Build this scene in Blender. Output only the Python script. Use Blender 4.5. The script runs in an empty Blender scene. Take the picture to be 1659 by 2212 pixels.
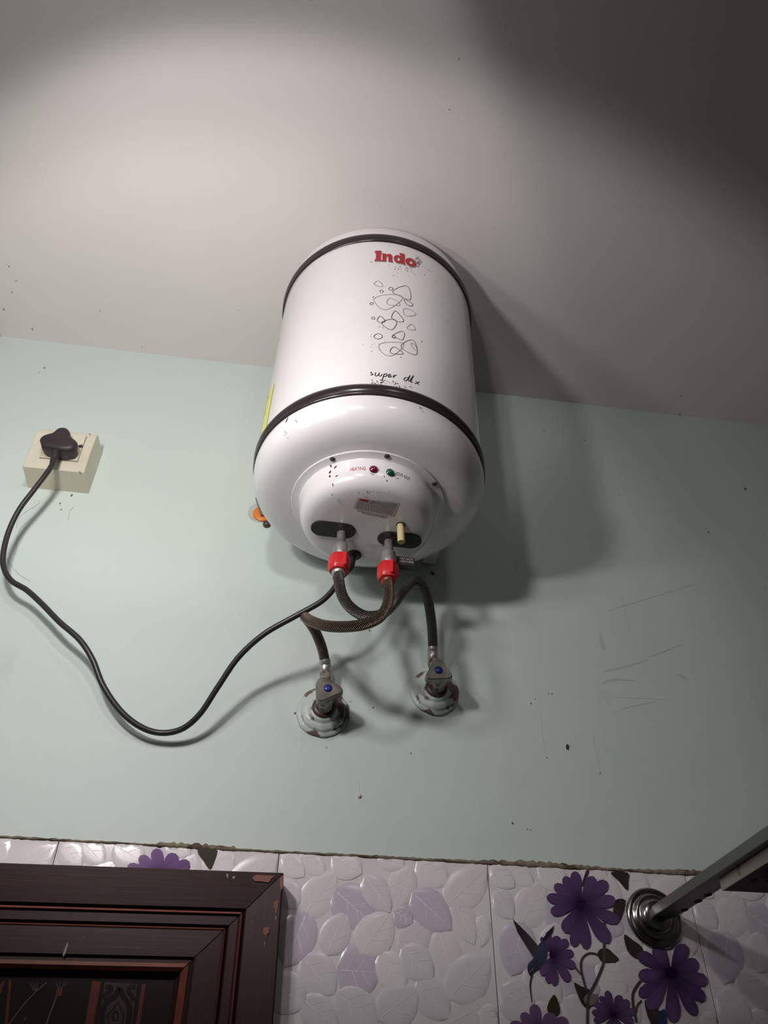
import bpy, bmesh, math, random
from math import sin, cos, pi, radians, sqrt, atan2
from mathutils import Vector, Matrix

random.seed(7)
scene = bpy.context.scene
COL = scene.collection

# ------------------------------------------------------------------ camera
W, H = 1659.0, 2212.0
FPX, PITCH, YAW, ROLL = 1712.99, 0.714423, 0.136994, 0.008865
CAM = Vector((-0.31629, -1.17045, 1.6))
_cp, _sp, _cy, _sy = cos(PITCH), sin(PITCH), cos(YAW), sin(YAW)
FWD = Vector((_sy * _cp, _cy * _cp, _sp))
_R = Vector((_cy, -_sy, 0)); _U = _R.cross(FWD)
RGT = _R * cos(ROLL) + _U * sin(ROLL)
UPV = _U * cos(ROLL) - _R * sin(ROLL)
cam_data = bpy.data.cameras.new('camera')
cam = bpy.data.objects.new('camera', cam_data); COL.objects.link(cam)
cam.matrix_world = Matrix(((RGT.x, UPV.x, -FWD.x, CAM.x), (RGT.y, UPV.y, -FWD.y, CAM.y),
                           (RGT.z, UPV.z, -FWD.z, CAM.z), (0, 0, 0, 1)))
cam_data.sensor_fit = 'VERTICAL'; cam_data.sensor_height = 24.0
cam_data.lens = 24.0 * FPX / H
cam_data.clip_start = 0.02
scene.camera = cam

# ------------------------------------------------------------------ world, lamps, exposure
world = bpy.data.worlds.new('world'); scene.world = world
world.use_nodes = True
world.node_tree.nodes['Background'].inputs[0].default_value = (1.0, 0.88, 0.80, 1)
world.node_tree.nodes['Background'].inputs[1].default_value = 0.012
scene.view_settings.view_transform = 'Standard'
scene.view_settings.look = 'None'
scene.view_settings.gamma = 1.0
scene.view_settings.use_curve_mapping = False
scene.view_settings.exposure = 0.0

# spot row for the unseen left lamp, cones shaped to darken the ceiling corner
LAMP = 1.0
for lx, ly, lz, pw, az, el, half in ((-0.70, -0.53, 2.32, 0.5, 0.45, .68, 54), (-0.70, -0.70, 2.32, 4.0, 0.275, .245, 64), (-0.70, -0.89, 2.32, 12.6, 0.30, .355, 53.5),
                                     (-0.56, -1.18, 2.53, 6.6, 0.01, -.14, 45.5), (-0.56, -1.38, 2.53, 8.0, 0.0, .43, 33.5)):
    ld = bpy.data.lights.new('wall_lamp', 'SPOT')
    ld.energy = pw * LAMP; ld.color = (1.0, 0.965, 0.945)
    ld.spot_size = radians(2 * half); ld.spot_blend = 0.27
    ld.shadow_soft_size = 0.035
    lo = bpy.data.objects.new('wall_lamp', ld); COL.objects.link(lo)
    lo.location = (lx, ly, lz)
    lo.rotation_euler = Vector((sin(az) * cos(el), cos(az) * cos(el), sin(el))).to_track_quat('-Z', 'Y').to_euler()
# fill spot added behind the camera to brighten the tank and tiles
ld = bpy.data.lights.new('rear_fill', 'SPOT'); ld.energy = 5.6; ld.color = (1.0, 0.95, 0.93)
ld.spot_size = radians(84); ld.spot_blend = 0.6; ld.shadow_soft_size = 0.10
lo = bpy.data.objects.new('rear_fill', ld); COL.objects.link(lo)
lo.location = (0.10, -1.95, 2.88)
lo.rotation_euler = (Vector((-0.05, 0, 1.95)) - lo.location).to_track_quat('-Z', 'Y').to_euler()

# ------------------------------------------------------------------ pixel -> place helpers (real depth always given)
def ray(px, py):
    return FWD * FPX + RGT * (px - W / 2) - UPV * (py - H / 2)
def at(px, py, Y=0.0):
    r = ray(px, py); return CAM + r * ((Y - CAM.y) / r.y)
def atz(px, py, Z):
    r = ray(px, py); return CAM + r * ((Z - CAM.z) / r.z)

# heater frame: x right, y towards the wall, z along the tank's axis (it leans a degree)
AX = Vector((0.018305739, 0.016522103, 0.99969591))
HU = Vector((0, 1, 0)).cross(AX).normalized(); HV = AX.cross(HU)
HC = Vector((-0.209238, -0.207402, 2.5))
HM = Matrix(((HU.x, HV.x, AX.x, HC.x), (HU.y, HV.y, AX.y, HC.y), (HU.z, HV.z, AX.z, HC.z), (0, 0, 0, 1)))
HI = HM.inverted()
def on_tank(px, py, R):
    o = HI @ CAM; d = HI.to_3x3() @ ray(px, py)
    a = d.x ** 2 + d.y ** 2; b = 2 * (o.x * d.x + o.y * d.y); c = o.x ** 2 + o.y ** 2 - R * R
    P = o + d * ((-b - sqrt(max(0, b * b - 4 * a * c))) / (2 * a))
    return atan2(P.x, -P.y), P.z
def on_face(px, py, s):
    o = HI @ CAM; d = HI.to_3x3() @ ray(px, py)
    return o + d * ((s - o.z) / d.z)

# ------------------------------------------------------------------ materials
def mat(name, col, rough=0.5, metal=0.0, noise=None, bump=None, spec=0.5, coat=0.0, trans=0.0, alpha=1.0):
    m = bpy.data.materials.new(name); m.use_nodes = True
    nt = m.node_tree; b = nt.nodes['Principled BSDF']
    b.inputs['Base Color'].default_value = (*col, 1)
    b.inputs['Roughness'].default_value = rough
    b.inputs['Metallic'].default_value = metal
    b.inputs['Specular IOR Level'].default_value = spec
    b.inputs['Coat Weight'].default_value = coat
    b.inputs['Transmission Weight'].default_value = trans
    b.inputs['Alpha'].default_value = alpha
    tc = nt.nodes.new('ShaderNodeTexCoord')
    if noise:
        col2, scale, lo, hi = noise
        n = nt.nodes.new('ShaderNodeTexNoise'); n.inputs['Scale'].default_value = scale
        n.inputs['Detail'].default_value = 6
        nt.links.new(tc.outputs['Object'], n.inputs['Vector'])
        r = nt.nodes.new('ShaderNodeMapRange'); r.inputs['From Min'].default_value = lo; r.inputs['From Max'].default_value = hi
        nt.links.new(n.outputs['Fac'], r.inputs['Value'])
        x = nt.nodes.new('ShaderNodeMix'); x.data_type = 'RGBA'
        x.inputs[6].default_value = (*col, 1); x.inputs[7].default_value = (*col2, 1)
        nt.links.new(r.outputs[0], x.inputs[0]); nt.links.new(x.outputs[2], b.inputs['Base Color'])
    if bump:
        scale, strength = bump
        n = nt.nodes.new('ShaderNodeTexNoise'); n.inputs['Scale'].default_value = scale; n.inputs['Detail'].default_value = 5
        nt.links.new(tc.outputs['Object'], n.inputs['Vector'])
        bp = nt.nodes.new('ShaderNodeBump'); bp.inputs['Strength'].default_value = strength; bp.inputs['Distance'].default_value = 0.002
        nt.links.new(n.outputs['Fac'], bp.inputs['Height']); nt.links.new(bp.outputs[0], b.inputs['Normal'])
    return m

def srgb(r, g, b):
    f = lambda c: (c / 255 / 12.92) if c / 255 <= 0.04045 else ((c / 255 + 0.055) / 1.055) ** 2.4
    return (f(r), f(g), f(b))

def wall_paint():
    m = mat('mint_paint', (0.57, 0.68, 0.625), 0.55)
    nt = m.node_tree; b = nt.nodes['Principled BSDF']; L = nt.links.new
    tc = nt.nodes.new('ShaderNodeTexCoord')
    def noise(scale, det, sx=1, sz=1):
        mp = nt.nodes.new('ShaderNodeMapping'); mp.inputs['Scale'].default_value = (sx, 1, sz)
        L(tc.outputs['Object'], mp.inputs[0])
        n = nt.nodes.new('ShaderNodeTexNoise'); n.inputs['Scale'].default_value = scale; n.inputs['Detail'].default_value = det
        L(mp.outputs[0], n.inputs['Vector']); return n
    def rng(src, a, c, lo, hi):
        r = nt.nodes.new('ShaderNodeMapRange'); L(src, r.inputs[0])
        for i, v in enumerate((a, c, lo, hi)): r.inputs[i + 1].default_value = v
        return r.outputs[0]
    def mix(f, a, c):
        x = nt.nodes.new('ShaderNodeMix'); x.data_type = 'RGBA'; L(f, x.inputs[0])
        for i, v in ((6, a), (7, c)):
            if isinstance(v, tuple): x.inputs[i].default_value = (*v, 1)
            else: L(v, x.inputs[i])
        return x.outputs[2]
    n1 = noise(3.0, 4); n2 = noise(11.0, 7, 1.0, 0.35)
    c = mix(rng(n1.outputs[0], 0.35, 0.7, 0, 1), (0.60, 0.675, 0.632), (0.565, 0.655, 0.612))
    c = mix(rng(n2.outputs[0], 0.66, 0.78, 0, 0.30), c, (0.40, 0.47, 0.41))
    # grey cement shows below the painted part, behind the tiles
    sp = nt.nodes.new('ShaderNodeSeparateXYZ'); L(tc.outputs['Object'], sp.inputs[0])
    c = mix(rng(sp.outputs[2], 1.968, 1.970, 1, 0), c, (0.20, 0.165, 0.16))
    L(c, b.inputs['Base Color'])
    n3 = noise(60, 6); n4 = noise(9, 3)
    ad = nt.nodes.new('ShaderNodeMath'); ad.operation = 'MULTIPLY_ADD'; ad.inputs[1].default_value = 5.0
    L(n4.outputs[0], ad.inputs[0]); L(n3.outputs[0], ad.inputs[2])
    bp = nt.nodes.new('ShaderNodeBump'); bp.inputs['Strength'].default_value = 0.25; bp.inputs['Distance'].default_value = 0.0015
    L(ad.outputs[0], bp.inputs['Height']); L(bp.outputs[0], b.inputs['Normal'])
    return m

def attr_mat(name, rough=0.2, coat=0.0):
    m = mat(name, (0.5, 0.5, 0.5), rough, coat=coat)
    nt = m.node_tree; a = nt.nodes.new('ShaderNodeAttribute'); a.attribute_name = 'Col'
    nt.links.new(a.outputs['Color'], nt.nodes['Principled BSDF'].inputs['Base Color'])
    return m

def braid_mat(name, dark, light):
    m = mat(name, dark, 0.28, 0.9)
    nt = m.node_tree; b = nt.nodes['Principled BSDF']; L = nt.links.new
    uv = nt.nodes.new('ShaderNodeUVMap'); uv.uv_map = 'UVMap'
    sp = nt.nodes.new('ShaderNodeSeparateXYZ'); L(uv.outputs[0], sp.inputs[0])
    def mth(op, a, c=None):
        n = nt.nodes.new('ShaderNodeMath'); n.operation = op
        for i, v in enumerate((a, c)):
            if v is None: continue
            if isinstance(v, (int, float)): n.inputs[i].default_value = v
            else: L(v, n.inputs[i])
        return n.outputs[0]
    u = mth('MULTIPLY', sp.outputs[0], 14 * 2 * pi); v = mth('MULTIPLY', sp.outputs[1], 2 * pi / 0.0030)
    a1 = mth('SINE', mth('ADD', u, v)); a2 = mth('SINE', mth('SUBTRACT', u, v))
    h = mth('ADD', mth('MULTIPLY', a1, 0.72), mth('MULTIPLY', a2, 0.28))
    f = nt.nodes.new('ShaderNodeMapRange'); L(h, f.inputs[0]); f.inputs[1].default_value = -0.6; f.inputs[2].default_value = 0.7
    x = nt.nodes.new('ShaderNodeMix'); x.data_type = 'RGBA'; L(f.outputs[0], x.inputs[0])
    x.inputs[6].default_value = (*[c * 0.35 for c in dark], 1); x.inputs[7].default_value = (*light, 1)
    L(x.outputs[2], b.inputs['Base Color'])
    bp = nt.nodes.new('ShaderNodeBump'); bp.inputs['Strength'].default_value = 0.9; bp.inputs['Distance'].default_value = 0.0012
    L(h, bp.inputs['Height']); L(bp.outputs[0], b.inputs['Normal'])
    return m

def wood_mat(name, axis):
    m = mat(name, (0.02, 0.01, 0.008), 0.5, spec=0.3)
    nt = m.node_tree; b = nt.nodes['Principled BSDF']; L = nt.links.new
    tc = nt.nodes.new('ShaderNodeTexCoord'); mp = nt.nodes.new('ShaderNodeMapping')
    mp.inputs['Scale'].default_value = (2, 30, 60) if axis == 'x' else (60, 30, 2)
    L(tc.outputs['Object'], mp.inputs[0])
    n = nt.nodes.new('ShaderNodeTexNoise'); n.inputs['Scale'].default_value = 6; n.inputs['Detail'].default_value = 6
    L(mp.outputs[0], n.inputs['Vector'])
    x = nt.nodes.new('ShaderNodeMix'); x.data_type = 'RGBA'; L(n.outputs[0], x.inputs[0])
    x.inputs[6].default_value = (0.022, 0.0082, 0.0072, 1); x.inputs[7].default_value = (0.050, 0.0205, 0.0185, 1)
    L(x.outputs[2], b.inputs['Base Color'])
    bp = nt.nodes.new('ShaderNodeBump'); bp.inputs['Strength'].default_value = 0.15; bp.inputs['Distance'].default_value = 0.001
    L(n.outputs[0], bp.inputs['Height']); L(bp.outputs[0], b.inputs['Normal'])
    return m

M = {}
M['mint'] = wall_paint()
M['ceiling'] = mat('ceiling_paint', (0.735, 0.68, 0.67), 0.7, noise=((0.70, 0.65, 0.64), 4, 0.4, 0.75), bump=(35, 0.12))
M['room'] = mat('room_paint', (0.42, 0.44, 0.42), 0.7)
M['floor'] = mat('floor_tile', (0.22, 0.20, 0.19), 0.4)
M['enamel'] = mat('white_enamel', (0.80, 0.765, 0.765), 0.22, coat=0.5, noise=((0.77, 0.735, 0.73), 9, 0.4, 0.7))
M['plastic'] = mat('white_plastic', (0.80, 0.765, 0.77), 0.24, coat=0.3)
M['band'] = mat('black_band', (0.028, 0.020, 0.020), 0.22)
M['rubber'] = mat('black_rubber', (0.016, 0.014, 0.016), 0.5)
M['plug'] = mat('black_plug_plastic', (0.030, 0.020, 0.022), 0.5)
M['cord'] = mat('black_cord', (0.024, 0.020, 0.020), 0.38)
M['steel'] = mat('dull_steel', (0.58, 0.56, 0.53), 0.33, 0.7, noise=((0.38, 0.35, 0.33), 70, 0.35, 0.7))
M['chrome'] = mat('tarnished_chrome', (0.42, 0.40, 0.38), 0.18, 1.0, noise=((0.28, 0.25, 0.23), 40, 0.4, 0.7))
M['bar'] = mat('grey_bar', (0.20, 0.21, 0.20), 0.42, 0.7)
M['tray'] = mat('rusty_tray', (0.070, 0.052, 0.052), 0.55, 0.3, noise=((0.045, 0.022, 0.018), 40, 0.4, 0.7))
M['old_white'] = mat('worn_white_enamel', (0.56, 0.52, 0.44), 0.5, noise=((0.12, 0.06, 0.03), 55, 0.60, 0.72))
M['red_cap'] = mat('red_plastic', (0.62, 0.018, 0.022), 0.35)
M['red_dark'] = mat('dark_red_plastic', (0.22, 0.02, 0.02), 0.4)
M['lamp_red'] = mat('ruby_lens', (0.16, 0.004, 0.022), 0.08, coat=1.0)
M['lamp_green'] = mat('green_lens', (0.004, 0.085, 0.035), 0.08, coat=1.0)
M['yellow_tube'] = mat('yellowed_plastic', (0.62, 0.52, 0.26), 0.4)
M['orange'] = mat('orange_plastic', (0.75, 0.20, 0.025), 0.45)
M['clear'] = mat('clear_plastic', (0.78, 0.74, 0.72), 0.15, alpha=0.42)
M['ink_black'] = mat('black_print', (0.018, 0.016, 0.016), 0.4)
M['ink_grey'] = mat('grey_print', (0.30, 0.28, 0.28), 0.4)
M['ink_red'] = mat('red_print', (0.42, 0.012, 0.022), 0.35)
M['ink_dkred'] = mat('dark_red_print', (0.16, 0.035, 0.035), 0.4)
M['label'] = mat('silver_label', (0.60, 0.55, 0.53), 0.4)
M['sticker'] = mat('yellow_sticker', (0.72, 0.75, 0.14), 0.4)
M['cream'] = mat('cream_plastic', (0.68, 0.635, 0.51), 0.38, noise=((0.62, 0.565, 0.45), 14, 0.45, 0.75))
M['dirt'] = mat('dirt', (0.045, 0.036, 0.032), 0.9)
M['smudge'] = mat('grey_smudge', (0.25, 0.235, 0.225), 0.9)
M['scuff'] = mat('wall_scuff', (0.49, 0.575, 0.515), 0.7)
M['wall_speck'] = mat('wall_speck', (0.12, 0.125, 0.115), 0.9)
M['web'] = mat('cobweb_grey', (0.36, 0.39, 0.37), 0.9)
M['handle'] = mat('tarnished_brass', (0.235, 0.225, 0.185), 0.36, 0.6, noise=((0.13, 0.115, 0.085), 60, 0.45, 0.7))
M['valve_dark'] = mat('dark_bronze', (0.05, 0.044, 0.038), 0.4, 0.3)
M['blue'] = mat('blue_button', (0.014, 0.026, 0.20), 0.3)
M['valve_body'] = mat('painted_valve', (0.33, 0.31, 0.26), 0.45, 0.2, noise=((0.06, 0.035, 0.025), 80, 0.5, 0.62))
M['rust'] = mat('rusty_collar', (0.085, 0.040, 0.030), 0.4, noise=((0.035, 0.02, 0.015), 60, 0.4, 0.7))
M['escutcheon'] = mat('painted_escutcheon', (0.52, 0.575, 0.535), 0.4, noise=((0.15, 0.105, 0.09), 36, 0.50, 0.55), bump=(60, 0.8))
M['mortar'] = mat('dirty_mortar', (0.24, 0.19, 0.135), 0.9, noise=((0.10, 0.06, 0.04), 60, 0.45, 0.62), bump=(120, 1.0))
M['tile'] = mat('glazed_tile', (0.80, 0.735, 0.765), 0.12, noise=((0.76, 0.70, 0.735), 12, 0.4, 0.7))
M['leaf_white'] = mat('leaf_glaze_white', (0.81, 0.745, 0.77), 0.22)
M['leaf_beige'] = mat('leaf_glaze_beige', (0.77, 0.70, 0.73), 0.22)
M['leaf_pale'] = mat('leaf_glaze_pale', (0.72, 0.655, 0.70), 0.22)
M['leaf_lilac'] = mat('leaf_glaze_lilac', (0.60, 0.535, 0.615), 0.22)
M['vein'] = mat('leaf_vein', (0.86, 0.80, 0.83), 0.4)
M['print'] = attr_mat('tile_print', 0.12)
M['wood_x'] = wood_mat('dark_wood_rail', 'x')
M['wood_z'] = wood_mat('dark_wood_stile', 'z')
M['wood_red'] = mat('worn_red_edge', (0.24, 0.062, 0.042), 0.42, noise=((0.16, 0.045, 0.034), 30, 0.4, 0.7))
M['panel'] = mat('door_panel_black', (0.014, 0.010, 0.010), 0.25)
M['panel_red'] = mat('door_print_red', (0.12, 0.022, 0.016), 0.3)
M['panel_brown'] = mat('door_print_brown', (0.050, 0.026, 0.024), 0.3)
M['panel_grey'] = mat('door_print_grey', (0.11, 0.09, 0.085), 0.3)
M['scratch'] = mat('pale_scratch', (0.34, 0.28, 0.26), 0.6)
M['hose_dark'] = braid_mat('braided_steel', (0.040, 0.032, 0.028), (0.30, 0.265, 0.235))
M['hose_brown'] = braid_mat('braided_rusty_steel', (0.055, 0.034, 0.024), (0.30, 0.215, 0.155))

# ------------------------------------------------------------------ object helpers
def link(name, me, m=None, parent=None, smooth=False):
    o = bpy.data.objects.new(name, me); COL.objects.link(o)
    if m is not None:
        for x in (m if isinstance(m, (list, tuple)) else [m]): me.materials.append(x)
    if smooth:
        me.polygons.foreach_set('use_smooth', [True] * len(me.polygons))
    if parent is not None: o.parent = parent
    return o
def tag(o, label=None, cat=None, group=None, kind=None):
    if label: o['label'] = label
    if cat: o['category'] = cat
    if group: o['group'] = group
    if kind: o['kind'] = kind
    return o
def empty(name, loc=(0, 0, 0), matrix=None):
    o = bpy.data.objects.new(name, None); COL.objects.link(o); o.empty_display_size = 0.02
    if matrix is not None: o.matrix_world = matrix
    else: o.location = loc
    return o
def pyd(v, f, mi=None):
    me = bpy.data.meshes.new('mesh'); me.from_pydata([tuple(x) for x in v], [], f)
    if mi: me.polygons.foreach_set('material_index', mi)
    me.validate(); me.update(); return me
def sharp(me, deg=35):
    try: me.set_sharp_from_angle(angle=radians(deg))
    except Exception: pass
def box_me(x0, x1, y0, y1, z0, z1, bev=0.0, seg=2):
    bm = bmesh.new(); bmesh.ops.create_cube(bm, size=1)
    for v in bm.verts:
        v.co = Vector(((x0 + x1) / 2 + v.co.x * (x1 - x0), (y0 + y1) / 2 + v.co.y * (y1 - y0), (z0 + z1) / 2 + v.co.z * (z1 - z0)))
    if bev: bmesh.ops.bevel(bm, geom=bm.edges[:], offset=bev, segments=seg, affect='EDGES', profile=0.5)
    me = bpy.data.meshes.new('box'); bm.to_mesh(me); bm.free(); return me
def lathe_me(prof, n=48, axis='z', origin=(0, 0, 0), wob=None):
    """prof: (radius, height) list; closed with caps when radius > 0 at the ends"""
    v, f = [], []
    ox, oy, oz = origin
    for r, h in prof:
        for k in range(n):
            a = 2 * pi * k / n
            rr = r * (1 + (wob(a, r) if wob else 0))
            if axis == 'z': v.append((ox + rr * cos(a), oy + rr * sin(a), oz + h))
            else: v.append((ox + rr * cos(a), oy - h, oz + rr * sin(a)))      # axis 'y': height towards the room
    for i in range(len(prof) - 1):
        for k in range(n):
            k2 = (k + 1) % n
            f.append((i * n + k, i * n + k2, (i + 1) * n + k2, (i + 1) * n + k))
    f.append(tuple(reversed(range(n)))); f.append(tuple(range((len(prof) - 1) * n, len(prof) * n)))
    me = pyd(v, f)
    bm = bmesh.new(); bm.from_mesh(me); bmesh.ops.recalc_face_normals(bm, faces=bm.faces[:]); bm.to_mesh(me); bm.free()
    return me
def crom(pts, per=8):
    P = [Vector(p) for p in pts]; P = [P[0] * 2 - P[1]] + P + [P[-1] * 2 - P[-2]]
    out = []
    for i in range(1, len(P) - 2):
        a, b, c, d = P[i - 1:i + 3]
        for k in range(per):
            t = k / per
            out.append(0.5 * ((2 * b) + (c - a) * t + (2 * a - 5 * b + 4 * c - d) * t * t + (3 * b - a - 3 * c + d) * t ** 3))
    out.append(P[-2]); return out
def tube_me(pts, r, n=16, cap=True):
    v, f, uv = [], [], []
    T = [(pts[min(i + 1, len(pts) - 1)] - pts[max(i - 1, 0)]).normalized() for i in range(len(pts))]
    N = T[0].orthogonal().normalized(); dist = 0; ds = []
    for i, p in enumerate(pts):
        if i: dist += (p - pts[i - 1]).length
        N = (N - T[i] * N.dot(T[i])).normalized(); B = T[i].cross(N)
        rr = r(i / (len(pts) - 1)) if callable(r) else r
        for k in range(n):
            a = 2 * pi * k / n; v.append(p + (N * cos(a) + B * sin(a)) * rr)
        ds.append(dist)
    for i in range(len(pts) - 1):
        for k in range(n):
            k2 = (k + 1) % n; f.append((i * n + k, i * n + k2, (i + 1) * n + k2, (i + 1) * n + k))
            uv += [(k / n, ds[i]), ((k + 1) / n, ds[i]), ((k + 1) / n, ds[i + 1]), (k / n, ds[i + 1])]
    if cap:
        f.append(tuple(reversed(range(n)))); f.append(tuple(range((len(pts) - 1) * n, len(pts) * n)))
        uv += [(0, 0)] * (2 * n)
    me = pyd(v, f); l = me.uv_layers.new(name='UVMap')
    for i, c in enumerate(uv): l.data[i].uv = c
    return me
def prism_me(front, back):
    """two matching outlines (3-D), capped and joined"""
    n = len(front); v = list(front) + list(back)
    f = [tuple(range(n)), tuple(reversed(range(n, 2 * n)))]
    for k in range(n): f.append((k, n + k, n + (k + 1) % n, (k + 1) % n))
    me = pyd(v, f); bm = bmesh.new(); bm.from_mesh(me); bmesh.ops.recalc_face_normals(bm, faces=bm.faces[:])
    bm.to_mesh(me); bm.free(); return me
def bevel_me(me, off, seg=2, ang=25):
    bm = bmesh.new(); bm.from_mesh(me)
    ed = [e for e in bm.edges if len(e.link_faces) == 2 and e.calc_face_angle(0) > radians(ang)]
    bmesh.ops.bevel(bm, geom=ed, offset=off, segments=seg, affect='EDGES', profile=0.5)
    bm.to_mesh(me); bm.free(); return me
def text_polys(txt, size=1.0, shear=0.0, bold=0.0):
    """triangulated flat text, as 2-D verts and faces; x from 0, baseline at 0"""
    cu = bpy.data.curves.new('t', 'FONT'); cu.body = txt; cu.size = size; cu.shear = shear; cu.offset = bold
    cu.resolution_u = 2
    o = bpy.data.objects.new('t', cu); COL.objects.link(o)
    dg = bpy.context.evaluated_depsgraph_get(); dg.update()
    me = bpy.data.meshes.new_from_object(o.evaluated_get(dg))
    v = [(p.co.x, p.co.y) for p in me.vertices]; f = [tuple(p.vertices) for p in me.polygons]
    bpy.data.objects.remove(o); bpy.data.curves.remove(cu); bpy.data.meshes.remove(me)
    w = max(x for x, y in v); return v, f, w
def join(parts):
    v, f, mi = [], [], []
    for pv, pf, m in parts:
        b = len(v); v += list(pv); f += [tuple(i + b for i in q) for q in pf]; mi += [m] * len(pf)
    return v, f, mi
def ribbon2(pts, w, closed=False):
    """flat ribbon along a 2-D polyline"""
    P = [Vector(p) for p in pts]; n = len(P); v, f = [], []
    for i in range(n):
        a = P[(i - 1) % n] if closed else P[max(i - 1, 0)]; b = P[(i + 1) % n] if closed else P[min(i + 1, n - 1)]
        t = (b - a).normalized() if (b - a).length > 1e-9 else Vector((1, 0)); nn = Vector((-t.y, t.x))
        ww = w(i / max(1, n - 1)) if callable(w) else w
        v += [P[i] + nn * ww / 2, P[i] - nn * ww / 2]
    for i in range(n if closed else n - 1):
        j = (i + 1) % n; f.append((2 * i, 2 * i + 1, 2 * j + 1, 2 * j))
    return v, f
def smooth2(pts, per=6, closed=False):
    if closed:
        Q = [pts[-1]] + list(pts) + [pts[0], pts[1]]
        r = crom([(x, y, 0) for x, y in Q], per)[per:-per - 1]
    else: r = crom([(x, y, 0) for x, y in pts], per)
    return [(p.x, p.y) for p in r]

# ================================================================== THE ROOM
ZC, ZT = 3.024, 1.969
XL, XR, YF = -1.006, 1.02, -2.2
def struct(name, me, m, parent=None):
    o = link(name, me, m, parent)
    if parent is None: o['kind'] = 'structure'
    return o
wall = struct('wall_back', box_me(XL - 0.1, XR + 0.1, 0, 0.12, 0, ZC), M['mint'])
struct('wall_left', box_me(XL - 0.1, XL, YF, 0, 0, ZC), M['room'])
struct('wall_right', box_me(XR, XR + 0.1, YF, 0, 0, ZC), M['room'])
struct('wall_front', box_me(XL - 0.1, XR + 0.1, YF - 0.1, YF, 0, ZC), M['room'])
ceiling = struct('ceiling', box_me(XL - 0.1, XR + 0.1, YF - 0.1, 0.12, ZC, ZC + 0.1), M['ceiling'])
struct('floor', box_me(XL - 0.1, XR + 0.1, YF - 0.1, 0.12, -0.1, 0), M['floor'])
# specks on the ceiling
def speck_me(pts, place, lift):
    v, f = [], []
    for px, py, r, el in pts:
        c, ex, ey = place(px, py); a = random.uniform(0, pi); b = len(v)
        for k in range(7):
            t = 2 * pi * k / 7; q = random.uniform(.75, 1.2)
            x, y = r * el * cos(t) * q, r * sin(t) * q
            v.append(c + ex * (x * cos(a) - y * sin(a)) + ey * (x * sin(a) + y * cos(a)) + lift)
        f.append(tuple(range(b, b + 7)))
    return pyd(v, f)
cp = lambda px, py: (atz(px, py, ZC), Vector((1, 0, 0)), Vector((0, 1, 0)))
wp = lambda px, py: (at(px, py, 0), Vector((1, 0, 0)), Vector((0, 0, 1)))
tag(link('speck', speck_me([(991, 127, .0014, 1.3), (971, 237, .0012, 1.6), (20, 575, .0016, 1.2), (35, 607, .0014, 1.6), (26, 631, .0014, 2),
    (8, 668, .0016, 2), (70, 711, .002, 1.4), (216, 671, .0013, 1), (307, 749, .0013, 1.2), (517, 670, .0009, 1),
    (1048, 828, .0012, 1), (1090, 853, .0018, 1.5), (1143, 852, .0012, 1.4), (1470, 856, .002, 1.2), (1468, 895, .002, 1.4)],
    cp, Vector((0, 0, -.0004))), M['smudge'], ceiling), kind='stuff')
tag(link('speck', speck_me([(96, 795, .0022, 1.5), (84, 805, .0012, 1.4), (501, 838, .0011, 1), (1175, 933, .0016, 1.5), (1262, 951, .0018, 1), (1337, 1070, .0015, 1),
    (1610, 1056, .0025, 1.6), (1530, 1150, .0018, 1.5), (1185, 1498, .0012, 1), (1192, 1499, .0012, 1), (1147, 1520, .0013, 1.2), (1156, 1510, .001, 1),
    (1181, 1637, .0012, 1), (1296, 1670, .0012, 1), (1107, 1779, .0016, 1.2), (1146, 1793, .001, 1), (1140, 1790, .0008, 1), (888, 1627, .0012, 1), (806, 1529, .0013, 1.2),
    (757, 1516, .001, 1), (155, 1070, .0016, 2.2), (130, 1088, .0014, 2), (132, 1101, .0014, 1.2), (180, 1058, .001, 1.5), (640, 1333, .002, 1.5), (798, 1362, .0016, 1.5),
    (1138, 1792, .001, 1), (705, 1615, .001, 1), (640, 1540, .0022, 2), (649, 1558, .0018, 1.4)], wp, Vector((0, -.0004, 0))), M['wall_speck'], wall), kind='stuff')
# cobweb hanging under the socket box
cv = []
for pts in ([(86, 1080), (82, 1090), (60, 1103), (45, 1115), (38, 1127), (36, 1140)], [(73, 1115), (58, 1128), (45, 1140), (38, 1158), (36, 1180), (33, 1200)],
            [(160, 1094), (150, 1106), (150, 1113), (147, 1125)], [(0, 1190), (20, 1215), (40, 1240), (66, 1256)]):
    sp = smooth2(pts, 4); P = [(at(x, y, 0).x, at(x, y, 0).z) for x, y in sp]
    a, b = ribbon2(P, lambda t: .0004 + .0005 * sin(t * 17) ** 2); cv.append(([(x, -.0006, z) for x, z in a], b, 0))
v, f, _ = join(cv)
web = tag(link('cobweb', pyd(v, f), M['web']), 'wispy grey cobweb strands on the mint wall below the cream socket box', 'cobweb', kind='stuff')

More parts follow.
